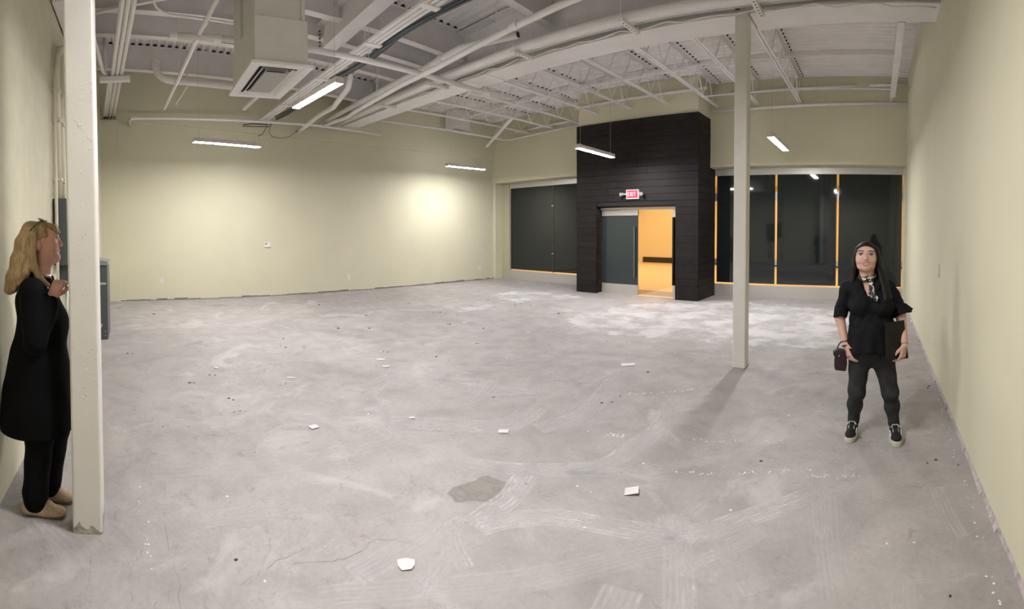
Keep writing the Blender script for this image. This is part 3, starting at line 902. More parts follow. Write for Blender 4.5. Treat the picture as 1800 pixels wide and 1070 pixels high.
# small boxed diffuser near the far corner
root = empty('roof_vent', (-10.3, 8.0, EYE + 2.8), 'small white boxed ceiling vent on the left wall near the far corner', 'vent')
place(MB().box(-10.95, -10.5, 8.45, 9.0, EYE + 2.92, DECK).build('box', M['white'], bevel=0.004), root)
place(MB().box(-10.90, -10.55, 8.5, 8.95, EYE + 2.912, EYE + 2.92).build('grille', M['panel_lid']), root)


# ------------------------------------------------------------------ linear pendant lights
def pendant(p0, p1, label, group='linear pendant lights'):
    p0, p1 = Vector(p0), Vector(p1)
    mid = (p0 + p1) / 2
    d = (p1 - p0).normalized()
    root = empty('pendant_light', mid, label, 'light', group)
    W, H = 0.115, 0.075
    place(MB().bar(p0 + Vector((0, 0, H / 2 + 0.003)), p1 + Vector((0, 0, H / 2 + 0.003)), W, H).build('housing', M['housing'], bevel=0.006), root)
    place(MB().bar(p0 + d * 0.012, p1 - d * 0.012, W - 0.010, 0.006).build('lens', M['lens']), root)
    for q, s in ((p0, 1), (p1, -1)):
        place(MB().bar(q - d * s * 0.006, q + d * s * 0.006, W + 0.004, 0.012).build('end_cap', M['housing']), root)
        c = q + d * s * 0.12
        zt = deck_z(c.y)
        cb = MB()
        cb.tube([(c.x, c.y, c.z + H), (c.x, c.y, zt - 0.002)], 0.0025, 5)
        cb.tube([(c.x, c.y, c.z + H), (c.x, c.y, c.z + H + 0.035)], 0.012, 6)
        place(cb.build('suspension_cable', M['galv']), root)
    return root


def zr(rx, ry, k):
    return (rx * k, ry * k, EYE + k)


pendant(zr(-5.16, .633, 1.72), zr(-5.40, 1.452, 1.72), 'lit white linear pendant light nearest the left wall corner, above the thermostat')
pendant(zr(-2.90, 1.345, 1.80), zr(-3.62, 1.28, 1.80), 'brightest lit linear pendant light, seen end-on beside the air duct')
pendant(zr(-5.84, 4.52, 1.68), zr(-5.80, 5.285, 1.68), 'lit linear pendant light farthest along the left wall')
pendant(zr(-3.43, 4.65, 1.60), zr(-3.475, 5.55, 1.60), 'lit linear pendant light hanging in front of the plank portal')
pendant(zr(-1.125, 4.89, 1.60), zr(-1.13, 5.78, 1.60), 'lit linear pendant light hanging in front of the amber-gap windows')
pendant((-1.75, 0.7, 3.35), (-1.75, 2.1, 3.35), 'lit linear pendant light above the photographer')

# ------------------------------------------------------------------ electrical gear on the near wall
cab = empty('electrical_cabinet', (-7.4, YF, 0), 'grey-green floor-standing electrical cabinet behind the near column', 'cabinet')
place(MB().box(-7.75, -7.13, YF + 0.005, -0.47, 0.0, 1.13).build('body', M['panel_grey'], bevel=0.006), cab)
lid = MB().hexa([(-7.78, YF + 0.002, 1.13), (-7.105, YF + 0.002, 1.13), (-7.105, -0.445, 1.13), (-7.78, -0.445, 1.13), (-7.78, YF + 0.002, 1.25), (-7.105, YF + 0.002, 1.25), (-7.105, -0.46, 1.185), (-7.78, -0.46, 1.185)])
place(lid.build('sloped_lid', M['panel_lid'], bevel=0.005), cab)
place(MB().box(-7.13, -7.126, -0.70, -0.49, 0.835, 0.865).build('rating_plate', M['plastic']), cab)
t = MB()
for i in range(9):
    t.box(-7.126, -7.1255, -0.685 + i * 0.021, -0.673 + i * 0.021, 0.843, 0.857)
tag(place(t.build('plate_lettering', M['plastic_d']), cab), kind='stuff')
place(MB().tube([(-7.13, -0.585, 0.215), (-7.06, -0.585, 0.215)], 0.032, 12).build('conduit_hub', M['galv']), cab)
t = MB()
for zz in (0.06, 0.12):
    for yy in (-0.72, -0.6, -0.51):
        t.tube([(-7.13, yy, zz), (-7.122, yy, zz)], 0.008, 6)
tag(place(t.build('bolts', M['galv']), cab), kind='stuff')

pan = empty('breaker_panel', (-5.0, YF, 1.2), 'grey wall-mounted breaker panel beside the blonde woman\'s face', 'panel')
place(MB().box(-5.35, -4.62, YF + 0.004, YF + 0.14, 1.30, 1.965).build('body', M['panel_grey'], bevel=0.005), pan)
place(MB().box(-5.30, -4.95, YF + 0.004, YF + 0.10, 1.08, 1.30).build('lower_box', M['panel_grey'], bevel=0.005), pan)
place(MB().box(-5.33, -4.64, YF + 0.14, YF + 0.148, 1.32, 1.945).build('door', M['panel_grey'], bevel=0.003), pan)
for k, (x, z0, z1, r_) in enumerate(((-4.56, 0.1, 3.15, 0.016), (-4.72, 1.96, 3.2, 0.034), (-4.95, 1.96, 3.6, 0.030), (-5.12, 0.25, 1.08, 0.022), (-5.24, 0.25, 1.08, 0.022))):
    pts = [(x, YF + 0.05, z0), (x, YF + 0.05, z1)]
    if k == 1:
        pts += arc((x, YF + 0.05, z1), (x, YF + 0.05, z1 + 0.35), (x - 0.35, YF + 0.12, z1 + 0.42)) + [(-6.3, YF + 0.2, z1 + 0.5)]
    lbs = ['thin wall conduit at the left edge of the breaker panel', 'cream wall conduit rising from the breaker panel and bending away', 'straight cream wall conduit rising from the breaker panel to the roof', 'first conduit dropping below the breaker panel', 'second conduit dropping below the breaker panel']
    pipe('riser_conduit', pts, r_, lbs[k], 'conduit', m='cream_pipe' if k < 3 else 'galv')
    if k in (1, 2):
        for zz in (2.15, 2.75, 3.05):
            place(MB().box(x - r_ - 0.02, x + r_ + 0.02, YF + 0.002, YF + 0.05 + r_ + 0.006, zz, zz + 0.03).build('clamp', M['cream_pipe']), [o for o in bpy.data.objects if o.name.startswith('riser_conduit')][-1])
b = MB().box(-5.6, -4.7, YF + 0.02, YF + 0.2, EYE + 2.35, EYE + 2.42)
b.box(-5.6, -5.0, YF + 0.02, YF + 0.35, EYE + 2.43, EYE + 2.80)
tag(b.build('junction_box', M['white']), 'white junction box high on the near wall behind the column', 'box')


# ------------------------------------------------------------------ outlets and thermostat
def outlet(wall, p, label):
    x, y, z = p
    s = 1 if wall == 'L' else -1
    root = empty('power_outlet', p, label, 'outlet', 'wall outlets')
    place(MB().box(x, x + s * 0.007, y - 0.037, y + 0.037, z - 0.058, z + 0.058).build('cover_plate', M['plastic'], bevel=0.003), root)
    for dz in (-0.022, 0.022):
        place(MB().box(x + s * 0.007, x + s * 0.010, y - 0.016, y + 0.016, z + dz - 0.014, z + dz + 0.014).build('socket', mat('socket_grey', (0.55, 0.54, 0.5), 0.5)), root)
    return root


outlet('L', (XL, 0.562, 0.468), 'white wall outlet on the left wall nearest the near column')
outlet('L', (XL, 5.408, 0.368), 'white wall outlet in the middle of the left wall')
outlet('L', (XL, 10.0, 0.36), 'white wall outlet at the far end of the left wall')
outlet('R', (XR, 5.3, 0.361), 'wall outlet low on the right wall beside the standing woman')
sw = empty('light_switch', (XR, 4.92, 1.2), 'light switch plate on the right wall', 'switch')
place(MB().box(XR - 0.007, XR, 4.88, 4.96, 1.13, 1.27).build('cover_plate', mat('switch_grey', (0.5, 0.48, 0.42), 0.5), bevel=0.003), sw)
place(MB().box(XR - 0.014, XR - 0.007, 4.905, 4.935, 1.165, 1.235).build('rocker', M['plastic']), sw)
th = empty('thermostat', (XL, 3.185, 1.277), 'white thermostat on the left wall', 'thermostat')
place(MB().box(XL, XL + 0.03, 3.105, 3.265, 1.215, 1.335).build('body', M['plastic'], bevel=0.012), th)
place(MB().box(XL + 0.03, XL + 0.033, 3.125, 3.165, 1.285, 1.315).build('display', M['plastic_d']), th)

# ------------------------------------------------------------------ floor residue, patches and litter
STROKES = [
 ([(-2.50,2.04),(-2.24,2.18),(-1.98,2.39),(-1.78,2.58),(-1.70,2.77),(-1.70,2.96),(-1.67,3.40),(-1.74,3.72),(-1.88,4.12)],0.17,6,0.55),
 ([(-2.23,2.17),(-1.96,2.37),(-1.68,2.57),(-1.41,2.69)],0.13,5,0.4),
 ([(-1.90,1.63),(-1.93,1.81),(-1.95,1.98),(-2.07,2.26)],0.17,6,0.6),
 ([(-1.87,1.65),(-1.82,1.78),(-1.65,1.99),(-1.39,2.10),(-1.03,2.21),(-0.84,2.33),(-0.70,2.48),(-0.35,2.82)],0.16,7,0.7),
 ([(-1.93,0.96),(-1.96,1.13),(-2.00,1.46),(-2.01,1.63)],0.15,5,0.4),
 ([(-1.93,0.94),(-1.95,1.07)],0.15,5,0.9),
 ([(-1.87,0.74),(-1.83,0.88),(-1.70,1.15),(-1.54,1.40),(-1.36,1.65),(-1.21,1.86),(-1.06,2.04),(-0.95,2.14)],0.16,6,0.38),
 ([(-1.39,1.62),(-1.34,1.68)],0.12,5,0.85),
 ([(-1.10,2.37),(-0.96,2.16),(-0.88,2.00),(-0.76,1.74)],0.16,6,0.5),
 ([(-0.70,2.23),(-0.58,2.41)],0.13,6,0.8),
 ([(-0.35,2.95),(-0.30,2.63),(-0.23,2.29)],0.14,6,0.4),
 ([(-1.05,1.77),(-1.02,1.62)],0.2,6,0.9),
 ([(-0.57,2.04),(-0.51,1.97)],0.17,6,0.7),
 ([(-2.57,0.33),(-2.58,0.58),(-2.59,0.92)],0.16,6,0.5),
 ([(-2.63,0.86),(-2.64,0.96)],0.14,5,0.6),
 ([(-4.34,2.42),(-3.85,2.92),(-3.41,3.13),(-3.00,3.53)],0.2,5,0.55),
 ([(-4.29,1.72),(-4.29,1.97),(-4.26,2.32),(-4.67,2.94)],0.2,5,0.4),
 ([(-3.46,2.42),(-3.36,2.80),(-3.44,3.11),(-3.67,3.41)],0.2,5,0.45),
 ([(-3.37,1.99),(-3.06,2.32),(-2.79,2.56),(-2.70,2.81),(-2.78,3.13)],0.26,6,0.5),
 ([(-3.31,1.98),(-3.05,1.98),(-2.80,2.23)],0.2,4,0.4),
 ([(-2.47,2.82),(-2.38,3.11),(-2.37,3.43),(-2.55,3.99),(-2.74,4.76)],0.22,6,0.45),
 ([(-4.49,3.19),(-3.91,3.70),(-3.86,4.07)],0.18,5,0.35),
 ([(-3.13,0.07),(-3.11,0.58),(-3.06,0.97),(-3.02,1.86)],0.3,5,0.3),
 ([(-4.83,1.16),(-4.58,1.84),(-4.30,1.98)],0.16,4,0.3),
 ([(-4.61,0.76),(-4.82,0.94),(-4.87,1.05)],0.14,3,0.5),
 ([(-3.84,1.25),(-3.56,1.77)],0.12,3,0.45),
 ([(-1.32,2.85),(-1.07,3.08),(-0.97,3.17)],0.1,3,0.4),
 ([(-1.00,2.41),(-0.97,2.54)],0.1,5,0.6),
 ([(-0.59,3.03),(-0.53,2.82)],0.08,3,0.5),
 ([(-0.86,1.99),(-0.82,2.07),(-0.75,2.16)],0.08,3,0.5),
 ([(0.40,2.91),(0.43,2.61),(0.47,2.40)],0.1,4,0.4),
 ([(0.15,2.13),(0.14,1.97)],0.12,5,0.4),
 ([(-0.28,2.81),(-0.22,2.35),(-0.15,1.99)],0.14,5,0.35),
 ([(-2.33,3.05),(-2.10,3.58),(-1.96,3.98)],0.15,4,0.3),
 ([(-1.67,1.40),(-1.88,1.48),(-1.98,1.61)],0.09,4,0.6),
 ([(-1.67,1.13),(-1.74,1.29),(-1.82,1.45)],0.1,4,0.45),
 ([(-1.84,2.41),(-1.70,2.74),(-1.60,3.26)],0.1,3,0.25),
 ([(-0.99,2.85),(-0.99,2.95)],0.12,5,0.6),
 ([(-1.01,2.63),(-0.95,2.72)],0.1,4,0.5),
]


def cover_mesh(name, vs_, fs_, cov, m, parent):
    me = bpy.data.meshes.new(name)
    me.from_pydata(vs_, [], fs_)
    at = me.attributes.new('cover', 'FLOAT', 'POINT')
    at.data.foreach_set('value', cov)
    me.materials.append(m)
    o_ = bpy.data.objects.new(name, me)
    col.objects.link(o_)
    o_.parent = parent
    return o_


def resample(pts, n):
    P_ = [Vector((p[0], p[1], 0)) for p in pts]
    if len(P_) > 2:
        Q = []
        ext = [P_[0] * 2 - P_[1]] + P_ + [P_[-1] * 2 - P_[-2]]
        for i in range(1, len(ext) - 2):
            for k in range(8):
                t_ = k / 8
                a_, b_, c_, d_ = ext[i - 1:i + 3]
                Q.append(0.5 * ((2 * b_) + (c_ - a_) * t_ + (2 * a_ - 5 * b_ + 4 * c_ - d_) * t_ * t_ + (3 * b_ - a_ - 3 * c_ + d_) * t_ ** 3))
        P_ = Q + [P_[-1]]
    return P_


vs_, fs_, cov = [], [], []
zlev = 0.0005
for si, (pts, wd, nl, al) in enumerate(STROKES):
    P_ = resample(pts, 0)
    zl = zlev + si * 0.000004
    # faint wide smear, then the comb lines of the trowel
    lines = [(0.0, wd * 0.5, al * 0.5)]
    for i in range(nl):
        off = (i + 0.5) / nl * wd - wd / 2
        lines.append((off + random.uniform(-.004, .004), wd / nl * random.uniform(0.22, 0.36), al * random.uniform(0.5, 0.95)))
    for li, (off, hw, a_) in enumerate(lines):
        o = len(vs_)
        for i, p in enumerate(P_):
            d = (P_[min(i + 1, len(P_) - 1)] - P_[max(i - 1, 0)]).normalized()
            nrm = Vector((-d.y, d.x, 0))
            end = 0.55 if i in (0, len(P_) - 1) else 1.0
            fade = min(1.0, 0.5 + 0.6 * abs(noise.noise(Vector((p.x * 3, p.y * 3, si)))) + 0.3)
            for s in (-1, 1):
                q = p + nrm * (off + s * hw)
                vs_.append((q.x, q.y, zl + (0.0001 if li else 0)))
                cov.append(min(1.0, 1.2 * a_ * end * fade))
        for i in range(len(P_) - 1):
            fs_.append((o + 2 * i, o + 2 * i + 1, o + 2 * i + 3, o + 2 * i + 2))
tag(cover_mesh('adhesive_marks', vs_, fs_, cov, M['adhesive'], floor), kind='stuff')


def blob(poly, z, m, name, cv=1.0, edge=0.06, rings=True, jag=0.05):
    """irregular flat patch that thins out at its rim"""
    c = Vector((sum(p[0] for p in poly) / len(poly), sum(p[1] for p in poly) / len(poly), 0))
    out = []
    n_ = len(poly)
    for i in range(n_):
        a_, b_ = Vector((*poly[i], 0)), Vector((*poly[(i + 1) % n_], 0))
        k_ = max(2, int((b_ - a_).length / 0.08))
        for k in range(k_):
            p = a_.lerp(b_, k / k_)
            p += (p - c).normalized() * jag * noise.noise(Vector((p.x * 9, p.y * 9, z * 1000)))
            out.append(p)
    v_ = [(p.x, p.y, z) for p in out] + [((p + (c - p) * edge).x, (p + (c - p) * edge).y, z) for p in out] + [(c.x, c.y, z)]
    n2 = len(out)
    f_ = [(i, (i + 1) % n2, n2 + (i + 1) % n2, n2 + i) for i in range(n2)] + [(n2 + i, n2 + (i + 1) % n2, 2 * n2) for i in range(n2)]
    return cover_mesh(name, v_, f_, [0.15 * cv] * n2 + [cv] * n2 + [cv], m, floor)


blob([(-2.225, 1.736), (-2.267, 1.888), (-2.28, 2.01), (-2.148, 2.049), (-2.041, 2.09), (-1.984, 2.002), (-1.987, 1.839), (-2.131, 1.7)], 0.0004, M['fill_patch'], 'cement_patch', 1.0, 0.12, jag=0.09)
blob([(-8.435, 7.739), (-8.603, 8.935), (-7.197, 9.396), (-6.412, 9.105), (-6.548, 8.549), (-7.165, 7.926), (-6.997, 7.408), (-7.664, 7.582)], 0.0003, M['leveller'], 'levelling_patch', 1.0, 0.05, jag=0.2)
blob([(-7.565, 6.061), (-7.458, 6.959), (-7.066, 7.023), (-6.917, 6.267), (-7.116, 5.56)], 0.00034, M['leveller'], 'levelling_patch', 0.9, 0.1, jag=0.2)
blob([(-4.555, 5.963), (-3.758, 5.98), (-3.159, 6.202), (-1.967, 6.235), (-0.454, 6.303), (0.3, 6.2), (0.5, 8.4), (-0.776, 9.497), (-2.033, 10.061), (-2.812, 10.167), (-3.612, 10.0), (-4.106, 9.5), (-4.97, 8.9), (-5.3, 7.9), (-5.232, 6.596)], 0.00026, M['leveller'], 'levelling_patch', 1.0, 0.06, jag=0.25)
# thin dark joint and crack lines
cl = MB()
for pts in ([(-2.9, 6.45), (-1.9, 6.22), (-0.45, 6.30), (0.6, 6.2)], [(-0.55, 6.3), (-0.72, 7.9), (-0.8, 9.0)], [(-2.36, 0.0), (-2.2, -0.06), (-2.0, -0.05), (-1.85, 0.0), (-1.7, -0.05)], [(-2.02, 0.05), (-1.75, 0.04), (-1.5, 0.06)],
            [(-2.12, 0.72), (-2.05, 0.98), (-2.1, 1.15), (-2.0, 1.3)], [(-2.05, 0.42), (-2.15, 0.62), (-2.2, 0.80)], [(-3.0, 0.15), (-2.5, 0.12), (-2.1, 0.16), (-1.6, 0.13)]):
    P_ = [p + Vector((random.uniform(-.012, .012), random.uniform(-.012, .012), 0)) for p in resample(pts, 0)]
    for i in range(len(P_) - 1):
        if random.random() < 0.12:
            continue
        d = (P_[i + 1] - P_[i]).normalized()
        s = Vector((-d.y, d.x, 0)) * random.uniform(0.0006, 0.0024)
        cl.add([(q.x, q.y, 0.0009) for q in (P_[i] - s, P_[i] + s, P_[i + 1] + s * 0.7, P_[i + 1] - s * 0.7)], [(0, 1, 2, 3)])
cl.build('crack_lines', mat('crack_dark', (0.24, 0.22, 0.205), 0.9), floor, fix=False)

# scraps of paper and board left on the floor
SCR = [(-1.87, 1.19, 0.10, 0.085, 'largest white paper scrap lying flat in the foreground'), (-1.40, 2.46, 0.085, 0.075, 'curled white card scrap with a shadow, right of the cement patch'), (-3.55, 1.38, 0.075, 0.07, 'small square white paper scrap at the left of the floor'),
       (-2.63, 2.59, 0.08, 0.06, 'small white paper scrap on a curved trowel mark in mid floor'), (-4.84, 1.62, 0.11, 0.04, 'narrow white paper scrap towards the left wall'), (-5.04, 2.85, 0.13, 0.07, 'twisted white scrap, rearmost of a pair in mid floor'),
       (-4.75, 2.76, 0.10, 0.06, 'oval white scrap, front one of a pair in mid floor'), (-2.78, 4.79, 0.16, 0.10, 'flat white paper scrap towards the slender column'), (-5.46, 0.90, 0.09, 0.05, 'tiny white scrap near the cabinet side of the floor'),
       (-3.01, 5.92, 0.10, 0.07, 'tiny white scrap at the edge of the pale floor patch'), (-6.20, 5.18, 0.11, 0.07, 'tiny white scrap in the far middle of the floor'), (-3.32, 2.18, 0.06, 0.05, 'tiny white scrap with a dark edge in mid floor')]
for k, (x, y, w_, d_, lb) in enumerate(SCR):
    random.seed(100 + k)
    nn = 7
    ring = [(math.cos(t) * w_ / 2 * random.uniform(0.8, 1.15), math.sin(t) * d_ / 2 * random.uniform(0.8, 1.15)) for t in [i * 2 * math.pi / nn for i in range(nn)]] if k not in (1, 2, 3, 7) else [(-w_ / 2, -d_ / 2), (w_ / 2, -d_ / 2 * 1.1), (w_ / 2 * 1.05, d_ / 2), (-w_ / 2 * .95, d_ / 2 * 1.1)]
    lift = 0.022 if k == 1 else 0.006
    rz = [0.75, 0.5, 0.2, 0.7, 0.8, 0.6, 0.8, 0.6, 0.3, 0.2, 0.4, 0.6][k]
    n_ = len(ring)
    v_ = [(a_, c_, 0.0045 + lift * max(0.0, (a_ / w_ + 0.2))) for a_, c_ in ring] + [(0, 0, 0.005)]
    v2 = [(p[0], p[1], p[2] - 0.0015) for p in v_]
    o = MB().add(v_ + v2, [(i, (i + 1) % n_, n_) for i in range(n_)] + [((i + 1) % n_ + n_ + 1, i + n_ + 1, 2 * n_ + 1) for i in range(n_)] + [(i, i + n_ + 1, (i + 1) % n_ + n_ + 1, (i + 1) % n_) for i in range(n_)]).build('paper_scrap', M['paper'])
    o.location, o.rotation_euler = (x, y, 0), (0, 0, rz)
    tag(o, lb, 'scrap', 'scraps on the floor')
random.seed(11)
DARK = [(-4.42, 0.85), (-3.24, 3.06), (-7.83, 4.13), (-5.3, 3.11), (-5.19, 0.78), (-6.66, 2.12), (-6.13, 1.98), (-9.29, 0.3), (-7.0, 3.17), (-5.58, 6.98), (-7.28, 5.46), (-6.25, 4.89), (-4.94, 4.34), (-6.27, -0.16), (-4.96, 0.53), (-4.75, 3.5), (-4.07, 0.83), (-2.37, 3.6), (-5.63, 5.1), (-6.75, 3.62), (-9.4, 3.81), (-2.44, 4.65), (-0.76, 3.14), (0.38, 3.22), (0.59, 3.17), (0.58, 4.85)]


def crumb(b_, x, y, s, zs=0.5):
    t0 = random.uniform(0, 6)
    ring = [(x + s * math.cos(t0 + i * 1.2566) * random.uniform(.6, 1.2), y + s * math.sin(t0 + i * 1.2566) * random.uniform(.6, 1.2), 0.0005) for i in range(5)]
    b_.add(ring + [(x, y, s * zs)], [(i, (i + 1) % 5, 5) for i in range(5)])


cd, clt = MB(), MB()
for x, y in DARK:
    crumb(cd, x, y, random.uniform(0.8, 1.2) * (0.010 if math.hypot(x, y) < 4.2 else 0.020 if math.hypot(x, y) < 7 else 0.03))
    if random.random() < 0.5:
        crumb(cd, x + random.uniform(-.08, .08), y + random.uniform(-.08, .08), 0.015)
for i in range(70):
    crumb(cd, random.uniform(-10.5, 0.4), random.uniform(0.0, 10), random.uniform(0.005, 0.014))
for i in range(26):
    x, y = random.gauss(-7.5, 0.8), random.gauss(7.4, 1.2)
    crumb(cd, x, y, random.uniform(0.01, 0.035), 0.3)
for i in range(90):
    crumb(clt, random.uniform(-8.5, 0.4), random.uniform(0.0, 7), random.uniform(0.004, 0.012))
for x0, y0, x1, y1, n_ in ((-0.42, 3.02, -0.1, 3.06, 26), (-1.3, 2.8, -0.4, 3.1, 40), (-2.3, 3.9, -1.75, 4.35, 60), (-1.95, 3.05, -1.85, 3.12, 24), (-1.35, 3.3, -0.5, 3.5, 20), (-2.95, -0.02, -2.2, 0.05, 12), (0.52, 1.2, 0.64, 4.5, 45)):
    for i in range(n_):
        t_ = random.random()
        crumb(clt, x0 + (x1 - x0) * t_ + random.gauss(0, 0.015), y0 + (y1 - y0) * t_ + random.gauss(0, 0.015), random.uniform(0.003, 0.009), 0.3)
tag(cd.build('dark_grit', M['crumb_d'], fix=False), 'dark crumbs of grit scattered over the concrete floor', 'grit', kind='stuff')
tag(clt.build('pale_grit', M['crumb_l'], fix=False), 'pale crumbs of plaster scattered over the concrete floor', 'grit', kind='stuff')

# ------------------------------------------------------------------ people: smooth implicit bodies
def cap(a, b, ra, rb, k=0.02, op='u', flat=None, mid=0):
    """tapered capsule; flat=(axis, s): thickness along axis scaled by s"""
    a, b = np.array(a, float), np.array(b, float)
    R = max(ra, rb)
    lo, hi = np.minimum(a, b) - R, np.maximum(a, b) + R
    ab = b - a
    L2 = max(float(ab @ ab), 1e-9)

    def f(X, Y, Z):
        px, py, pz = X - a[0], Y - a[1], Z - a[2]
        t = np.clip((px * ab[0] + py * ab[1] + pz * ab[2]) / L2, 0, 1)
        qx, qy, qz = px - t * ab[0], py - t * ab[1], pz - t * ab[2]
        if flat is not None:
            ax, s = np.array(flat[0], float), flat[1]
            ax = ax / np.linalg.norm(ax)
            dt = qx * ax[0] + qy * ax[1] + qz * ax[2]
            g = (1 / s - 1) * dt
            qx, qy, qz = qx + g * ax[0], qy + g * ax[1], qz + g * ax[2]
        d = np.sqrt(qx * qx + qy * qy + qz * qz) - (ra + (rb - ra) * t)
        return d * (flat[1] if flat is not None else 1.0)
    return (lo, hi, f, k, op, mid)


def ell(c, r, k=0.02, op='u', rx=0.0, ry=0.0, rz=0.0, mid=0):
    c, r = np.array(c, float), np.array(r, float)
    m = np.array(Matrix.Rotation(rz, 3, 'Z') @ Matrix.Rotation(ry, 3, 'Y') @ Matrix.Rotation(rx, 3, 'X'))
    R = r.max()

    def f(X, Y, Z):
        px, py, pz = X - c[0], Y - c[1], Z - c[2]
        q = [(m[0][i] * px + m[1][i] * py + m[2][i] * pz) / r[i] for i in range(3)]
        l = np.sqrt(q[0] ** 2 + q[1] ** 2 + q[2] ** 2)
        g = np.sqrt((q[0] / r[0]) ** 2 + (q[1] / r[1]) ** 2 + (q[2] / r[2]) ** 2) + 1e-9
        return l * (l - 1) / g
    return (c - R, c + R, f, k, op, mid)


def sdf_mesh(prims, res):
    pos = [p for p in prims if p[4] == 'u']
    lo = np.min([p[0] for p in pos], axis=0) - 3 * res
    hi = np.max([p[1] for p in pos], axis=0) + 3 * res
    n = np.ceil((hi - lo) / res).astype(int) + 1
    F = np.full(n, 0.2, np.float32)
    I = np.zeros(n, np.int8)
    ax = [lo[i] + np.arange(n[i]) * res for i in range(3)]
    for plo, phi, f, k, op, mid in prims:
        s = []
        for i in range(3):
            a = max(0, int((plo[i] - k - 3 * res - lo[i]) / res))
            b = min(n[i], int((phi[i] + k + 3 * res - lo[i]) / res) + 2)
            s.append(slice(a, b))
        s = tuple(s)
        if any(q.stop <= q.start for q in s):
            continue
        X, Y, Z = np.meshgrid(ax[0][s[0]], ax[1][s[1]], ax[2][s[2]], indexing='ij')
        d = f(X, Y, Z).astype(np.float32)
        G = F[s]
        if op == 'u':
            I[s] = np.where(d < G, mid, I[s])
            h = np.clip(0.5 + 0.5 * (G - d) / k, 0, 1)
            F[s] = G * (1 - h) + d * h - k * h * (1 - h)
        else:
            h = np.clip(0.5 - 0.5 * (G + d) / k, 0, 1)
            F[s] = G * (1 - h) - d * h + k * h * (1 - h)
    # surface nets
    S = F < 0
    c = np.zeros(np.array(F.shape) - 1, np.int8)
    for i in (0, 1):
        for j in (0, 1):
            for l in (0, 1):
                c += S[i:F.shape[0] - 1 + i, j:F.shape[1] - 1 + j, l:F.shape[2] - 1 + l]
    act = np.argwhere((c > 0) & (c < 8))
    idx = np.full(c.shape, -1, np.int64)
    idx[tuple(act.T)] = np.arange(len(act))
    acc = np.zeros((len(act), 3))
    cnt = np.zeros(len(act))
    cor = [(i, j, l) for i in (0, 1) for j in (0, 1) for l in (0, 1)]
    for p in range(8):
        for q in range(p + 1, 8):
            dd = np.abs(np.array(cor[p]) - np.array(cor[q]))
            if dd.sum() != 1:
                continue
            fa = F[tuple((act + cor[p]).T)]
            fb = F[tuple((act + cor[q]).T)]
            m = (fa < 0) != (fb < 0)
            t = np.where(m, fa / np.where(m, fa - fb, 1), 0)
            pt = np.array(cor[p]) + t[:, None] * (np.array(cor[q]) - np.array(cor[p]))
            acc += np.where(m[:, None], pt, 0)
            cnt += m
    V = lo + (act + acc / cnt[:, None]) * res
    faces = []
    for a in range(3):
        b, d = (a + 1) % 3, (a + 2) % 3
        s0 = [slice(None)] * 3
        s1 = [slice(None)] * 3
        s0[a], s1[a] = slice(0, -1), slice(1, None)
        A, B = S[tuple(s0)], S[tuple(s1)]
        for e, flip in ((A & ~B, False), (~A & B, True)):
            q = np.argwhere(e)
            q = q[(q[:, b] > 0) & (q[:, d] > 0) & (q[:, b] < c.shape[b]) & (q[:, d] < c.shape[d])]
            if not len(q):
                continue
            ub = np.eye(3, dtype=int)[b]
            ud = np.eye(3, dtype=int)[d]
            quad = np.stack([idx[tuple((q - ub - ud).T)], idx[tuple((q - ud).T)], idx[tuple(q.T)], idx[tuple((q - ub).T)]], 1)
            faces.append(quad[:, ::-1] if flip else quad)
    Fc = np.concatenate(faces)
    Fc = Fc[(Fc >= 0).all(1)]
    ids = I[tuple(act.T)]
    return V, Fc, ids


def wrinkle(V, amp, fr=18.0, seed=0.0):
    x, y, z = V.T
    w_ = np.sin(fr * (z * 1.3 + 0.5 * x) + seed + 2.0 * np.sin(fr * 0.4 * x + seed)) + 0.6 * np.sin(fr * 2.1 * (x - 0.5 * z) + 1.7 * seed + np.sin(fr * y))
    return w_ * amp


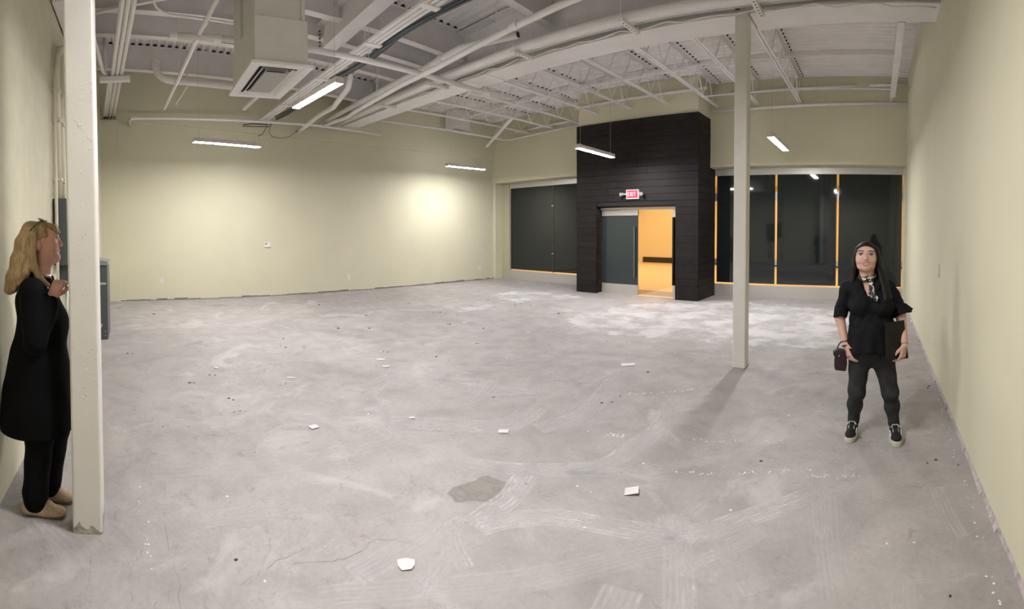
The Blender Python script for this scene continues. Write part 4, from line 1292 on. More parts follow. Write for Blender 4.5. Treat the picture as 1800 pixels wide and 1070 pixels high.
def organic(name, prims, res, mats, parent, smooth_it=2, wr=0.0, fr=18.0, seed=0.0, paint=None):
    if isinstance(prims[0], list):            # several overlapping shells at their own resolution, one mesh
        out, off = [], 0
        for g, rs in zip(prims, res):
            v_, f_, i_ = sdf_mesh(g, rs)
            out.append((v_, f_ + off, i_))
            off += len(v_)
        V, Fc, ids = (np.concatenate([q[i] for q in out]) for i in range(3))
    else:
        V, Fc, ids = sdf_mesh(prims, res)
    for _ in range(smooth_it):
        acc = np.zeros_like(V)
        cnt = np.zeros(len(V))
        for i in range(4):
            a, b = Fc[:, i], Fc[:, (i + 1) % 4]
            np.add.at(acc, a, V[b])
            np.add.at(cnt, a, 1)
            np.add.at(acc, b, V[a])
            np.add.at(cnt, b, 1)
        V = V * 0.5 + 0.5 * acc / np.maximum(cnt, 1)[:, None]
    if wr:
        nrm = np.zeros_like(V)
        fn = np.cross(V[Fc[:, 2]] - V[Fc[:, 0]], V[Fc[:, 3]] - V[Fc[:, 1]])
        for i in range(4):
            np.add.at(nrm, Fc[:, i], fn)
        nrm /= np.linalg.norm(nrm, axis=1)[:, None] + 1e-12
        V = V + nrm * wrinkle(V, wr, fr, seed)[:, None]
    me = bpy.data.meshes.new(name)
    me.vertices.add(len(V))
    me.vertices.foreach_set('co', V.ravel())
    me.loops.add(Fc.size)
    me.loops.foreach_set('vertex_index', Fc.ravel().astype(np.int32))
    me.polygons.add(len(Fc))
    me.polygons.foreach_set('loop_start', np.arange(0, Fc.size, 4, dtype=np.int32))
    me.polygons.foreach_set('loop_total', np.full(len(Fc), 4, np.int32))
    mats = mats if isinstance(mats, (list, tuple)) else [mats]
    for m in mats:
        me.materials.append(m)
    mi = ids[Fc].max(axis=1).astype(np.int32) if len(mats) > 1 else np.zeros(len(Fc), np.int32)
    if paint is not None:
        mi = paint(V[Fc].mean(axis=1), mi).astype(np.int32)
    me.polygons.foreach_set('material_index', mi)
    me.polygons.foreach_set('use_smooth', np.ones(len(Fc), bool))
    me.update(calc_edges=True)
    me.validate()
    o = bpy.data.objects.new(name, me)
    col.objects.link(o)
    o.parent = parent
    return o


def hand(w_, d, nrm, side, curl, L=0.178, k=0.006, thumb=0.6, mid=0):
    """palm + four unequal fingers + thumb; w_ wrist, d towards the fingers, nrm out of the palm, side towards the thumb"""
    w_, d, nrm, side = (Vector(q) for q in (w_, d, nrm, side))
    d.normalize()
    nrm = (nrm - d * nrm.dot(d)).normalized()
    side = (side - d * side.dot(d) - nrm * side.dot(nrm)).normalized()
    P_ = []
    pl = L * 0.50
    for s in (-0.026, -0.009, 0.009, 0.026):
        P_.append(cap(w_ + side * s * 0.62 + d * 0.01, w_ + side * s + d * pl, 0.0135, 0.0125, 0.012, mid=mid))
    for j, (s, ln) in enumerate(((0.032, 0.43), (0.011, 0.48), (-0.010, 0.45), (-0.030, 0.35))):
        p = w_ + side * s + d * pl
        cur = d.copy()
        for i, fr_ in enumerate((0.45, 0.31, 0.24)):
            ang = curl[i] * (1 + 0.08 * j)
            cur = (cur * math.cos(ang) + nrm * math.sin(ang)).normalized()
            ax_ = side.cross(cur)
            nrm_l = nrm
            q = p + cur * (L * ln * fr_)
            P_.append(cap(p, q, 0.0084 - 0.0009 * i, 0.0079 - 0.0010 * i, 0.0025, mid=mid))
            p = q
            # rotate the curl frame with the finger
            nrm = nrm
    tb_ = w_ + side * 0.024 + d * 0.018 + nrm * 0.006
    t1 = tb_ + (side * thumb + d * 0.75 + nrm * 0.35).normalized() * 0.042
    t2 = t1 + (side * thumb * 0.35 + d * 0.9 + nrm * 0.45).normalized() * 0.032
    t3 = t2 + (d * 0.9 + nrm * 0.5).normalized() * 0.024
    P_ += [cap(tb_, t1, 0.014, 0.0115, 0.012, mid=mid), cap(t1, t2, 0.0115, 0.0100, 0.004, mid=mid), cap(t2, t3, 0.0100, 0.0080, 0.004, mid=mid)]
    return P_


def loft(rings, closed=True, cap_ends=False):
    b_ = MB()
    n_ = len(rings[0])
    for r_ in rings:
        b_.v += [tuple(p) for p in r_]
    for i in range(len(rings) - 1):
        for k in range(n_ if closed else n_ - 1):
            k2 = (k + 1) % n_
            b_.f.append((i * n_ + k, i * n_ + k2, (i + 1) * n_ + k2, (i + 1) * n_ + k))
            b_.mi.append(0)
    return b_


def solid(o, t):
    md = o.modifiers.new('solidify', 'SOLIDIFY')
    md.thickness = t
    md.offset = 0
    return o


def streak_mat(name, c0, c1, scale, rough=0.4, stretch=(1, 1, 0.06), spec=0.3):
    m = bpy.data.materials.new(name)
    m.use_nodes = True
    nt = m.node_tree
    N, L = nt.nodes, nt.links
    b = N['Principled BSDF']
    b.inputs['Roughness'].default_value = rough
    b.inputs['Specular IOR Level'].default_value = spec
    tc = N.new('ShaderNodeTexCoord')
    mp = N.new('ShaderNodeMapping')
    mp.inputs['Scale'].default_value = stretch
    L.new(tc.outputs['Object'], mp.inputs['Vector'])
    n = N.new('ShaderNodeTexNoise')
    n.inputs['Scale'].default_value = scale
    n.inputs['Detail'].default_value = 6
    L.new(mp.outputs[0], n.inputs['Vector'])
    r = N.new('ShaderNodeValToRGB')
    r.color_ramp.elements[0].position, r.color_ramp.elements[1].position = 0.35, 0.65
    r.color_ramp.elements[0].color, r.color_ramp.elements[1].color = (*c0, 1), (*c1, 1)
    L.new(n.outputs['Fac'], r.inputs[0])
    L.new(r.outputs[0], b.inputs['Base Color'])
    bp = N.new('ShaderNodeBump')
    bp.inputs['Strength'].default_value = 0.45
    bp.inputs['Distance'].default_value = 0.003
    L.new(n.outputs['Fac'], bp.inputs['Height'])
    L.new(bp.outputs['Normal'], b.inputs['Normal'])
    return m


def skin_mat(name, rgb):
    m = mat(name, rgb, 0.5, var=0.05, scale=25)
    b = m.node_tree.nodes['Principled BSDF']
    b.inputs['Subsurface Weight'].default_value = 0.15
    b.inputs['Subsurface Radius'].default_value = (0.01, 0.004, 0.002)
    b.inputs['Subsurface Scale'].default_value = 0.5
    return m


M['skin_a'] = skin_mat('skin_light', (0.60, 0.37, 0.30))
M['skin_b'] = skin_mat('skin_rosy', (0.50, 0.27, 0.21))
M['lip'] = mat('lips', (0.42, 0.17, 0.15), 0.45)
M['teeth'] = mat('teeth', (0.75, 0.70, 0.64), 0.3)
M['brow_d'] = mat('dark_brow', (0.035, 0.022, 0.018), 0.7)
M['brow_l'] = mat('fair_brow', (0.28, 0.17, 0.10), 0.7)
M['eye_w'] = mat('eye_white', (0.70, 0.68, 0.66), 0.2)
M['iris'] = mat('dark_iris', (0.02, 0.014, 0.012), 0.15)
M['hair_d'] = streak_mat('dark_brown_hair', (0.004, 0.003, 0.003), (0.012, 0.006, 0.005), 110, 0.5)
M['hair_l'] = streak_mat('blonde_hair', (0.19, 0.120, 0.055), (0.37, 0.262, 0.135), 190, 0.45)
M['blouse'] = mat('black_dotted_blouse', (0.005, 0.005, 0.007), 0.8, var=0.9, scale=160, bump=0.3, bscale=120, spec=0.2)
M['jeans'] = mat('charcoal_denim', (0.024, 0.025, 0.028), 0.85, spec=0.25, var=0.25, scale=22, bump=0.2, bscale=200)
M['coat'] = mat('black_wool', (0.0022, 0.0022, 0.0028), 0.9, spec=0.12)
M['trousers'] = mat('black_trousers', (0.002, 0.002, 0.0025), 0.85, spec=0.12)
M['rubber'] = mat('off_white_rubber', (0.52, 0.49, 0.44), 0.6)
M['canvas_k'] = mat('black_suede', (0.006, 0.006, 0.006), 0.9)
M['lace'] = mat('white_lace', (0.65, 0.62, 0.56), 0.8)
M['maroon'] = mat('dark_maroon_leather', (0.016, 0.005, 0.006), 0.45)
M['folder'] = mat('dark_brown_cover', (0.010, 0.0085, 0.007), 0.6, spec=0.3)
M['gold'] = mat('pale_metal', (0.6, 0.55, 0.45), 0.25, 0.9)
M['woven'] = mat('woven_beige', (0.44, 0.32, 0.22), 0.8, var=0.35, scale=140, bump=0.6, bscale=160)
M['shoe_heel'] = mat('tan_shoe_leather', (0.42, 0.33, 0.22), 0.7, var=0.1, scale=40)
M['sole_d'] = mat('dark_sole', (0.10, 0.07, 0.05), 0.7)


def scarf_mat():
    m = bpy.data.materials.new('patterned_neckerchief')
    m.use_nodes = True
    nt = m.node_tree
    N, L = nt.nodes, nt.links
    tc = N.new('ShaderNodeTexCoord')
    n = N.new('ShaderNodeTexNoise')
    n.inputs['Scale'].default_value = 38
    n.inputs['Detail'].default_value = 1
    L.new(tc.outputs['Object'], n.inputs['Vector'])
    r = N.new('ShaderNodeValToRGB')
    r.color_ramp.interpolation = 'CONSTANT'
    e = r.color_ramp.elements
    e[0].position, e[0].color = 0.0, (0.008, 0.010, 0.008, 1)
    e[1].position, e[1].color = 0.50, (0.02, 0.06, 0.03, 1)
    q = e.new(0.545)
    q.color = (0.62, 0.56, 0.54, 1)
    q = e.new(0.68)
    q.color = (0.008, 0.010, 0.008, 1)
    L.new(n.outputs['Fac'], r.inputs[0])
    L.new(r.outputs[0], N['Principled BSDF'].inputs['Base Color'])
    N['Principled BSDF'].inputs['Roughness'].default_value = 0.6
    return m


M['scarf'] = scarf_mat()
clear = bpy.data.materials.new('spectacle_glass')
clear.use_nodes = True
cb_ = clear.node_tree.nodes['Principled BSDF']
cb_.inputs['Base Color'].default_value = (1, 1, 1, 1)
cb_.inputs['Roughness'].default_value = 0.02
cb_.inputs['Alpha'].default_value = 0.04
M['clear'] = clear

# ================================================================== woman by the right wall
SC = 1.046
wr_root = empty('person', (0.0, 3.66, 0.0), 'smiling dark-haired woman in black blouse and charcoal jeans by the right wall', 'person')


def Q(x, y, z):
    return (x * SC, y, 1.6 + (z - 1.6) * SC)


FX = -0.0675     # face centre line

sk = [ell(Q(FX, 0.014, 1.430), (0.078, 0.094, 0.088), 0.03),
      ell(Q(FX, -0.022, 1.390), (0.0785, 0.067, 0.070), 0.03),
      ell(Q(FX + .001, -0.040, 1.345), (0.054, 0.046, 0.033), 0.03),
      ell(Q(FX + .001, -0.068, 1.333), (0.023, 0.019, 0.016), 0.02),
      ell(Q(FX - .042, -0.054, 1.391), (0.031, 0.030, 0.024), 0.015),
      ell(Q(FX + .042, -0.054, 1.391), (0.031, 0.030, 0.024), 0.015),
      ell(Q(FX, 0.0, 1.343), (0.068, 0.056, 0.036), 0.03),
      cap(Q(FX, -0.078, 1.438), Q(FX, -0.100, 1.408), 0.0085, 0.0120, 0.012),
      ell(Q(FX, -0.101, 1.404), (0.0115, 0.011, 0.010), 0.008),
      ell(Q(FX - .012, -0.092, 1.401), (0.0080, 0.010, 0.0075), 0.007),
      ell(Q(FX + .012, -0.092, 1.401), (0.0080, 0.010, 0.0075), 0.007),
      cap(Q(FX - .045, -0.062, 1.458), Q(FX + .045, -0.062, 1.458), 0.017, 0.017, 0.03),
      ell(Q(FX - .037, -0.092, 1.4375), (0.0175, 0.014, 0.0085), 0.010, 's'),
      ell(Q(FX + .037, -0.092, 1.4375), (0.0175, 0.014, 0.0085), 0.010, 's'),
      ell(Q(FX, -0.101, 1.3680), (0.031, 0.025, 0.0108), 0.005, 's'),
      cap(Q(FX - .021, -0.0775, 1.3690), Q(FX + .021, -0.0775, 1.3690), 0.0078, 0.0078, 0.002, mid=2),
      ell(Q(FX, -0.079, 1.3595), (0.018, 0.008, 0.0045), 0.002, mid=1)]


def arcline(pts, r_, mid_, k_=0.003):
    return [cap(Q(FX + p[0], p[1], p[2]), Q(FX + q[0], q[1], q[2]), r_, r_, k_, mid=mid_) for p, q in zip(pts, pts[1:])]


sk += arcline([(-.034, -.0765, 1.3800), (-.022, -.0870, 1.3735), (-.008, -.0945, 1.3745), (0, -.0945, 1.3730), (.008, -.0945, 1.3745), (.022, -.0870, 1.3735), (.034, -.0765, 1.3800)], 0.0026, 1)
sk += arcline([(-.034, -.0765, 1.3800), (-.024, -.0860, 1.3635), (-.010, -.0920, 1.3545), (.010, -.0920, 1.3545), (.024, -.0860, 1.3635), (.034, -.0765, 1.3800)], 0.0031, 1)
for s in (-1, 1):
    sk += arcline([(s * .016, -.0890, 1.4600), (s * .030, -.0885, 1.4635), (s * .044, -.0825, 1.4630), (s * .056, -.0735, 1.4570)], 0.0026, 3)
    sk += arcline([(s * .022, -.0820, 1.4400), (s * .030, -.0830, 1.4440), (s * .042, -.0800, 1.4440), (s * .053, -.0715, 1.4395)], 0.0017, 3)
    sk.append(ell(Q(FX + s * .080, 0.012, 1.405), (0.010, 0.018, 0.030), 0.008))
sk.append(cap(Q(FX + .002, 0.034, 1.345), Q(-0.055, 0.040, 1.20), 0.058, 0.060, 0.02))
head_sk, sk = sk, []
# neck, shoulders, chest
sk += [cap(Q(FX + .002, 0.042, 1.33), Q(-0.054, 0.048, 1.20), 0.048, 0.053, 0.03),
       cap(Q(-0.19, 0.05, 1.175), Q(0.095, 0.05, 1.18), 0.045, 0.045, 0.05),
       ell(Q(-0.042, 0.035, 1.10), (0.112, 0.105, 0.120), 0.04),
       ell(Q(-0.03, 0.04, 0.90), (0.140, 0.105, 0.160), 0.05)]
# arms
for sh, el, wr in (((-.205, .05, 1.175), (-.262, .03, .955), (-.212, -.035, .770)), ((.105, .05, 1.18), (.200, .030, .965), (.224, -.095, .780))):
    sk += [cap(Q(*sh), Q(*el), 0.050, 0.040, 0.02), cap(Q(*el), Q(*wr), 0.041, 0.027, 0.02)]
# hips and legs below the clothes
sk += [ell(Q(-0.02, 0.05, 0.74), (0.140, 0.105, 0.10), 0.05)]
for hp, kn, an in (((-.10, .05, .70), (-.126, .02, .40), (-.152, .052, .12)), ((.066, .05, .70), (.126, .012, .40), (.163, .010, .115))):
    sk += [cap(Q(*hp), Q(*kn), 0.070, 0.040, 0.03), cap(Q(*kn), Q(*an), 0.036, 0.026, 0.03)]
hands_sk = hand(Q(-.211, -.036, .768), (0.32, -0.25, -1.0), (0.75, 0.55, 0.1), (0.55, -0.8, 0.0), (0.35, 0.55, 0.4), L=0.180, thumb=0.55)
hands_sk.append(cap(Q(-.220, -.020, .80), Q(-.211, -.036, .768), 0.0275, 0.026, 0.012))
hand_l = hand(Q(.224, -.096, .778), (-0.20, -0.05, -1.0), (-0.75, 0.5, 0.1), (-0.55, -0.8, 0.0), (0.45, 0.8, 0.6), L=0.172, thumb=0.5)
hand_l.append(cap(Q(.220, -.078, .805), Q(.224, -.096, .778), 0.0275, 0.026, 0.012))
organic('body', [head_sk, sk, hands_sk, hand_l], [0.0017, 0.006, 0.0032, 0.0032], [M['skin_a'], M['lip'], M['teeth'], M['brow_d']], wr_root, smooth_it=1)

for s in (-1, 1):
    ey = MB()
    c_ = Vector(Q(FX + s * .037, -0.0690, 1.4365))
    for i in range(9):
        th0 = math.pi * i / 8
        for j in range(14):
            ph = 2 * math.pi * j / 14
            ey.v.append(tuple(c_ + Vector((math.sin(th0) * math.cos(ph), -math.cos(th0), math.sin(th0) * math.sin(ph))) * 0.0135))
    for i in range(8):
        for j in range(14):
            ey.f.append((i * 14 + j, i * 14 + (j + 1) % 14, (i + 1) * 14 + (j + 1) % 14, (i + 1) * 14 + j))
            ey.mi.append(1 if i < 3 else 0)
    ey.build('eye', [M['eye_w'], M['iris']], wr_root, smooth=True)

# hair
hd_ = [ell(Q(FX, 0.030, 1.442), (0.086, 0.098, 0.090), 0.02),
       ell(Q(FX - .002, -0.092, 1.390), (0.074, 0.088, 0.112), 0.010, 's'),
       ell(Q(FX, -0.055, 1.30), (0.066, 0.07, 0.08), 0.02, 's')]
for pts, rr_ in ((((-.062, .0, 1.512), (-.127, .004, 1.474), (-.149, .0, 1.42), (-.156, .0, 1.33), (-.166, .0, 1.24), (-.176, -.005, 1.16)), 0.015),
                 (((-.075, .03, 1.505), (-.128, .025, 1.465), (-.155, .035, 1.38), (-.164, .045, 1.27), (-.178, .05, 1.17)), 0.022),
                 (((-.060, .0, 1.512), (-.006, .004, 1.474), (.017, .0, 1.42), (.030, -.002, 1.33), (.050, -.020, 1.24), (.068, -.062, 1.17), (.078, -.092, 1.10)), 0.016),
                 (((-.055, .03, 1.505), (.003, .025, 1.465), (.028, .030, 1.38), (.052, .020, 1.28), (.088, -.010, 1.20), (.105, -.045, 1.12)), 0.024),
                 (((-.07, .10, 1.46), (-.12, .10, 1.36), (-.135, .10, 1.22), (-.15, .10, 1.10)), 0.042), (((-.07, .10, 1.46), (-.01, .10, 1.36), (.02, .10, 1.22), (.06, .10, 1.10)), 0.042), (((-.07, .11, 1.46), (-.065, .11, 1.30), (-.06, .11, 1.08)), 0.045)):
    for i in range(len(pts) - 1):
        hd_.append(cap(Q(*pts[i]), Q(*pts[i + 1]), rr_ * (0.55 if i == 0 else 1.0), rr_ * (1.0 + 0.12 * min(i, 2)), 0.016))
organic('hair', hd_, 0.005, M['hair_d'], wr_root, 2)

# blouse
bl = [ell(Q(-0.025, 0.035, 1.055), (0.178, 0.128, 0.135), 0.05),
      ell(Q(-0.105, -0.045, 1.055), (0.086, 0.082, 0.082), 0.04), ell(Q(0.062, -0.045, 1.058), (0.086, 0.082, 0.082), 0.04),
      ell(Q(-0.022, 0.035, 0.93), (0.172, 0.128, 0.11), 0.06), ell(Q(-0.022, 0.0, 0.87), (0.165, 0.135, 0.10), 0.06),
      cap(Q(-0.195, 0.05, 1.175), Q(0.098, 0.05, 1.18), 0.055, 0.055, 0.05),
      cap(Q(-0.13, 0.05, 1.205), Q(0.03, 0.05, 1.21), 0.045, 0.045, 0.04),
      cap(Q(-0.205, 0.05, 1.17), Q(-0.252, 0.035, 1.00), 0.062, 0.052, 0.03),
      cap(Q(0.105, 0.05, 1.175), Q(0.192, 0.04, 1.02), 0.062, 0.054, 0.03),
      cap(Q(-0.060, -0.020, 1.255), Q(-0.040, -0.092, 1.112), 0.066, 0.012, 0.006, 's'),
      cap(Q(-0.055, 0.04, 1.34), Q(-0.052, 0.035, 1.215), 0.066, 0.066, 0.01, 's'),
      cap(Q(-0.0, -0.16, 1.02), Q(-0.022, -0.17, 0.90), 0.014, 0.012, 0.04, 's'),
      cap(Q(-0.140, 0.035, 1.235), Q(-0.120, -0.030, 1.190), 0.030, 0.034, 0.02), cap(Q(-0.120, -0.030, 1.190), Q(-0.068, -0.080, 1.115), 0.034, 0.026, 0.02), cap(Q(-0.165, 0.02, 1.185), Q(-0.115, -0.04, 1.12), 0.045, 0.045, 0.03), cap(Q(0.085, 0.02, 1.19), Q(0.04, -0.04, 1.12), 0.045, 0.045, 0.03),
      cap(Q(0.028, 0.035, 1.240), Q(0.020, -0.034, 1.195), 0.030, 0.034, 0.02), cap(Q(0.020, -0.034, 1.195), Q(-0.012, -0.080, 1.115), 0.034, 0.026, 0.02)]
bo = organic('blouse', bl, 0.006, M['blouse'], wr_root, 2, wr=0.003, fr=42, seed=1.3)


def ruffle(c0, c1, r0, r1, waves, amp, nseg=7, n_=64, depth=1.0, tilt=(0, 0, 0), ph=0.0):
    rings = []
    for i in range(nseg + 1):
        t_ = i / nseg
        c_ = Vector(c0).lerp(Vector(c1), t_)
        ring = []
        for k in range(n_):
            a_ = 2 * math.pi * k / n_
            rx_ = r0[0] + (r1[0] - r0[0]) * t_
            ry_ = r0[1] + (r1[1] - r0[1]) * t_
            w_ = 1 + amp * t_ * math.sin(waves * a_ + ph + 0.6 * math.sin(2 * a_))
            q = Vector((rx_ * math.cos(a_) * w_, ry_ * math.sin(a_) * w_, tilt[0] * math.cos(a_) * t_ + 0.008 * t_ * math.sin(waves * a_ * 0.5 + ph)))
            ring.append(c_ + q)
        rings.append(ring)
    return loft(rings)


o = ruffle(Q(-0.022, 0.012, 0.90), Q(-0.022, 0.005, 0.715), (0.176, 0.140), (0.192, 0.168), 11, 0.075, n_=96, ph=0.5).build('peplum', M['blouse'], bo, smooth=True)
solid(o, 0.004)
o = ruffle(Q(-0.245, 0.038, 1.035), Q(-0.256, 0.030, 0.962), (0.058, 0.058), (0.052, 0.062), 6, 0.06, n_=40).build('sleeve_ruffle', M['blouse'], bo, smooth=True)
solid(o, 0.003)
o = ruffle(Q(0.185, 0.042, 1.06), Q(0.212, 0.035, 0.990), (0.058, 0.058), (0.080, 0.072), 6, 0.07, n_=40, tilt=(0.030, 0, 0)).build('sleeve_ruffle', M['blouse'], bo, smooth=True)
solid(o, 0.003)

# jeans
jn = [ell(Q(-0.020, 0.045, 0.735), (0.165, 0.125, 0.105), 0.05), ell(Q(-0.02, 0.06, 0.68), (0.150, 0.12, 0.09), 0.05)]
for hp, kn, cf, an in (((-.102, .045, .70), (-.125, .015, .40), (-.138, .045, .29), (-.152, .052, .120)), ((.062, .045, .70), (.126, .012, .40), (.142, .035, .29), (.163, .010, .115))):
    jn += [cap(Q(*hp), Q(*kn), 0.096, 0.066, 0.05), cap(Q(*kn), Q(*cf), 0.064, 0.058, 0.03), cap(Q(*cf), Q(*an), 0.058, 0.040, 0.03),
           cap(Q(kn[0], kn[1] - .01, kn[2] - .012), Q(kn[0] + .02, kn[1] - .03, kn[2] - .018), 0.056, 0.040, 0.02)]
    jn.append(cap(Q(an[0], an[1], an[2] + .012), Q(an[0], an[1], an[2] - .006), 0.043, 0.043, 0.006))
organic('jeans', jn, 0.006, M['jeans'], wr_root, 2, wr=0.0018, fr=38, seed=0.4)


# trainers
def trainer(tx, ty, ang):
    """tx, ty: toe tip; ang: heading of the toe from -Y"""
    sh = bpy.data.objects.new('trainer', None)
    sh.location = (tx, ty, 0)
    sh.rotation_euler = (0, 0, ang)
    col.objects.link(sh)
    sh.parent = wr_root
    # sole outline, toe at origin pointing -Y
    def outline(z, grow):
        pts = []
        for k in range(36):
            a_ = 2 * math.pi * k / 36
            y_ = 0.125 - 0.125 * math.cos(a_)
            wd = 0.047 * (1 - abs((y_ - 0.09) / 0.18) ** 2.6 * 0.42) if True else 0
            x_ = math.sin(a_)
            x_ = math.copysign(abs(x_) ** 0.62, x_) * wd
            pts.append(Vector((x_ * grow, 0.125 + (y_ - 0.125) * grow, z)))
        return pts
    b_ = loft([outline(0.0, 0.97), outline(0.006, 1.0), outline(0.034, 1.0), outline(0.040, 0.97)])
    n_ = 36
    b_.f.append(tuple(reversed(range(n_))))
    b_.f.append(tuple(range(3 * n_, 4 * n_)))
    b_.mi += [0, 0]
    b_.build('rubber_sole', M['rubber'], sh, smooth=False)
    organic('upper', [ell((0, 0.062, 0.040), (0.040, 0.056, 0.030), 0.02), cap((0, 0.08, 0.045), (0, 0.15, 0.062), 0.036, 0.038, 0.02), cap((0, 0.15, 0.062), (0, 0.20, 0.072), 0.038, 0.036, 0.02),
                      cap((0, 0.185, 0.06), (0, 0.19, 0.105), 0.036, 0.038, 0.02), cap((0, 0.18, 0.12), (0, 0.185, 0.16), 0.030, 0.030, 0.004, 's')], 0.004, M['canvas_k'], sh, 1)
    lc = MB()
    for i in range(5):
        t_ = i / 4
        y_, z_ = 0.075 + 0.075 * t_, 0.074 + 0.030 * t_
        for s in (-1, 1):
            lc.tube([(-0.024 * s, y_, z_ - 0.004), (0, y_ + 0.008, z_ + 0.004), (0.024 * s, y_ + 0.016, z_)], 0.0030, 6)
    for s in (-1, 1):
        lc.tube([(0, 0.15, 0.110), (0.02 * s, 0.135, 0.116), (0.036 * s, 0.125, 0.100), (0.020 * s, 0.14, 0.104)], 0.0026, 6)
    lc.build('laces', M['lace'], sh)
    st = MB()
    for s in (-1, 1):
        ln = []
        for i in range(12):
            t_ = i / 11
            ln.append(Vector((s * (0.0385 + 0.004 * math.sin(t_ * 3.1)), 0.075 + 0.135 * t_, 0.050 + 0.022 * math.sin(t_ * 5.2) ** 2 + 0.012 * t_)))
        st.tube(ln, 0.0038, 6)
    st.build('side_stripe', M['lace'], sh)
    return sh


trainer(-0.180, -0.145, -0.12)
trainer(0.186, -0.195, 0.10)

# neckerchief
rings = []
nc = Vector(Q(-0.058, 0.034, 1.264))
for k in range(41):
    a_ = 2 * math.pi * k / 40
    r_ = Vector((math.cos(a_) * 0.067, math.sin(a_) * 0.070, 0.0))
    tilt_ = 0.014 * -math.sin(a_) * -1 + 0.006 * math.cos(a_)
    c_ = nc + r_ + Vector((0, 0, tilt_ - 0.004 * math.sin(5 * a_)))
    out = r_.normalized()
    ring = []
    for j in range(8):
        b2 = 2 * math.pi * j / 8
        ring.append(c_ + out * 0.006 * math.cos(b2) + Vector((0, 0, 1)) * (0.019 + 0.003 * math.sin(7 * a_)) * math.sin(b2))
    rings.append(ring)
sc_o = loft(rings).build('neckerchief', M['scarf'], wr_root, smooth=True)
organic('knot', [ell(Q(-0.028, -0.044, 1.244), (0.020, 0.016, 0.018), 0.01), cap(Q(-0.026, -0.052, 1.225), Q(-0.012, -0.100, 1.160), 0.012, 0.016, 0.01, flat=((0, 1, 0.3), 0.4)), cap(Q(-0.012, -0.100, 1.160), Q(0.008, -0.135, 1.118), 0.018, 0.022, 0.01, flat=((0, 1, 0.3), 0.4)),
                 cap(Q(-0.029, -0.052, 1.222), Q(-0.026, -0.098, 1.162), 0.011, 0.014, 0.01, flat=((0, 1, 0.3), 0.4)), cap(Q(-0.026, -0.098, 1.162), Q(-0.020, -0.120, 1.135), 0.014, 0.010, 0.01, flat=((0, 1, 0.3), 0.4))], 0.0035, M['scarf'], sc_o, 1)

# spectacles
gl = MB()
for s in (-1, 1):
    c_ = Vector(Q(FX + s * .036, -0.098, 1.434))
    rim = [c_ + Vector((0.027 * math.copysign(abs(math.cos(t_)) ** .75, math.cos(t_)), 0.012 * abs(math.cos(t_)) ** 2 * (1 if math.cos(t_) * s > 0 else 0.2), 0.020 * math.copysign(abs(math.sin(t_)) ** .75, math.sin(t_)))) for t_ in [i * 2 * math.pi / 28 for i in range(29)]]
    gl.tube(rim, 0.0011, 5, cap=False)
    gl.tube([c_ + Vector((s * 0.027, 0.012, 0.006)), c_ + Vector((s * 0.038, 0.045, 0.006)), c_ + Vector((s * 0.040, 0.10, 0.002))], 0.0013, 5)
gl.tube([Q(FX - .010, -0.098, 1.438), Q(FX, -0.106, 1.442), Q(FX + .010, -0.098, 1.438)], 0.0011, 5)
gls = gl.build('spectacles', mat('pale_frame', (0.5, 0.46, 0.42), 0.3, 0.6), wr_root)
for s in (-1, 1):
    c_ = Vector(Q(FX + s * .036, -0.0965, 1.434))
    rim = [c_ + Vector((0.0265 * math.cos(t_), 0.002, 0.0195 * math.sin(t_))) for t_ in [i * 2 * math.pi / 24 for i in range(24)]]
    MB().add([tuple(p) for p in rim] + [tuple(p + Vector((0, 0.0012, 0))) for p in rim], [tuple(range(24)), tuple(reversed(range(24, 48)))] + [(i, (i + 1) % 24, 24 + (i + 1) % 24, 24 + i) for i in range(24)]).build('lens', M['clear'], gls)
for s in (-1, 1):
    MB().tube([Q(FX + s * .076, -0.004, 1.382), Q(FX + s * .077, -0.006, 1.374)], 0.005, 8).build('earring', M['gold'], wr_root)


def bracelet(c_, d, r_, th_, m):
    c_, d = Vector(c_), Vector(d).normalized()
    a_ = d.cross(Vector((0, 1, 0))).normalized()
    b2 = d.cross(a_)
    MB().tube([c_ + (a_ * math.cos(t_) + b2 * math.sin(t_)) * r_ for t_ in [i * 2 * math.pi / 20 for i in range(21)]], th_, 6, cap=False).build('bracelet', m, wr_root)


bracelet(Q(-.2155, -.030, .785), (0.25, -.3, -1), 0.0295, 0.004, M['maroon'])
bracelet(Q(-.2085, -.040, .757), (0.25, -.3, -1), 0.0295, 0.004, M['black'])
bracelet(Q(.2235, -.090, .787), (0.1, -.5, -1), 0.029, 0.0015, M['maroon'])

# small handbag hanging from her right wrist
bag = empty('handbag', (-0.258, 3.62, 0.53), 'small dark maroon handbag hanging at the woman\'s hand', 'handbag')
bb = MB()
prof_ = [(-0.055, 0.0), (0.050, -0.012), (0.062, 0.05), (0.058, 0.115), (0.035, 0.155), (-0.045, 0.160), (-0.058, 0.10), (-0.060, 0.04)]
bb.prism(prof_, 'y', -0.032, 0.032)
bb.build('body', M['maroon'], bag, bevel=0.012)
MB().prism([(-0.072, 0.135), (-0.060, 0.118), (0.0, 0.120), (0.044, 0.128), (0.040, 0.168), (-0.030, 0.176), (-0.068, 0.158)], 'y', -0.040, 0.036).build('flap', M['maroon'], bag, bevel=0.006)
MB().tube([(-0.018, -0.0405, 0.125), (-0.018, -0.046, 0.125)], 0.007, 10).build('clasp', M['gold'], bag)
MB().tube([(-0.04, 0.0, 0.16), (-0.015, 0.0, 0.215), (0.035, -0.002, 0.265)], 0.006, 6).build('strap', M['maroon'], bag)
MB().tube([(0.035, 0.0, 0.16), (0.048, 0.0, 0.215), (0.044, -0.002, 0.265)], 0.006, 6).build('strap', M['maroon'], bag)
bag.rotation_euler = (0, 0, 0.15)
bag.scale = (0.82, 0.82, 0.92)

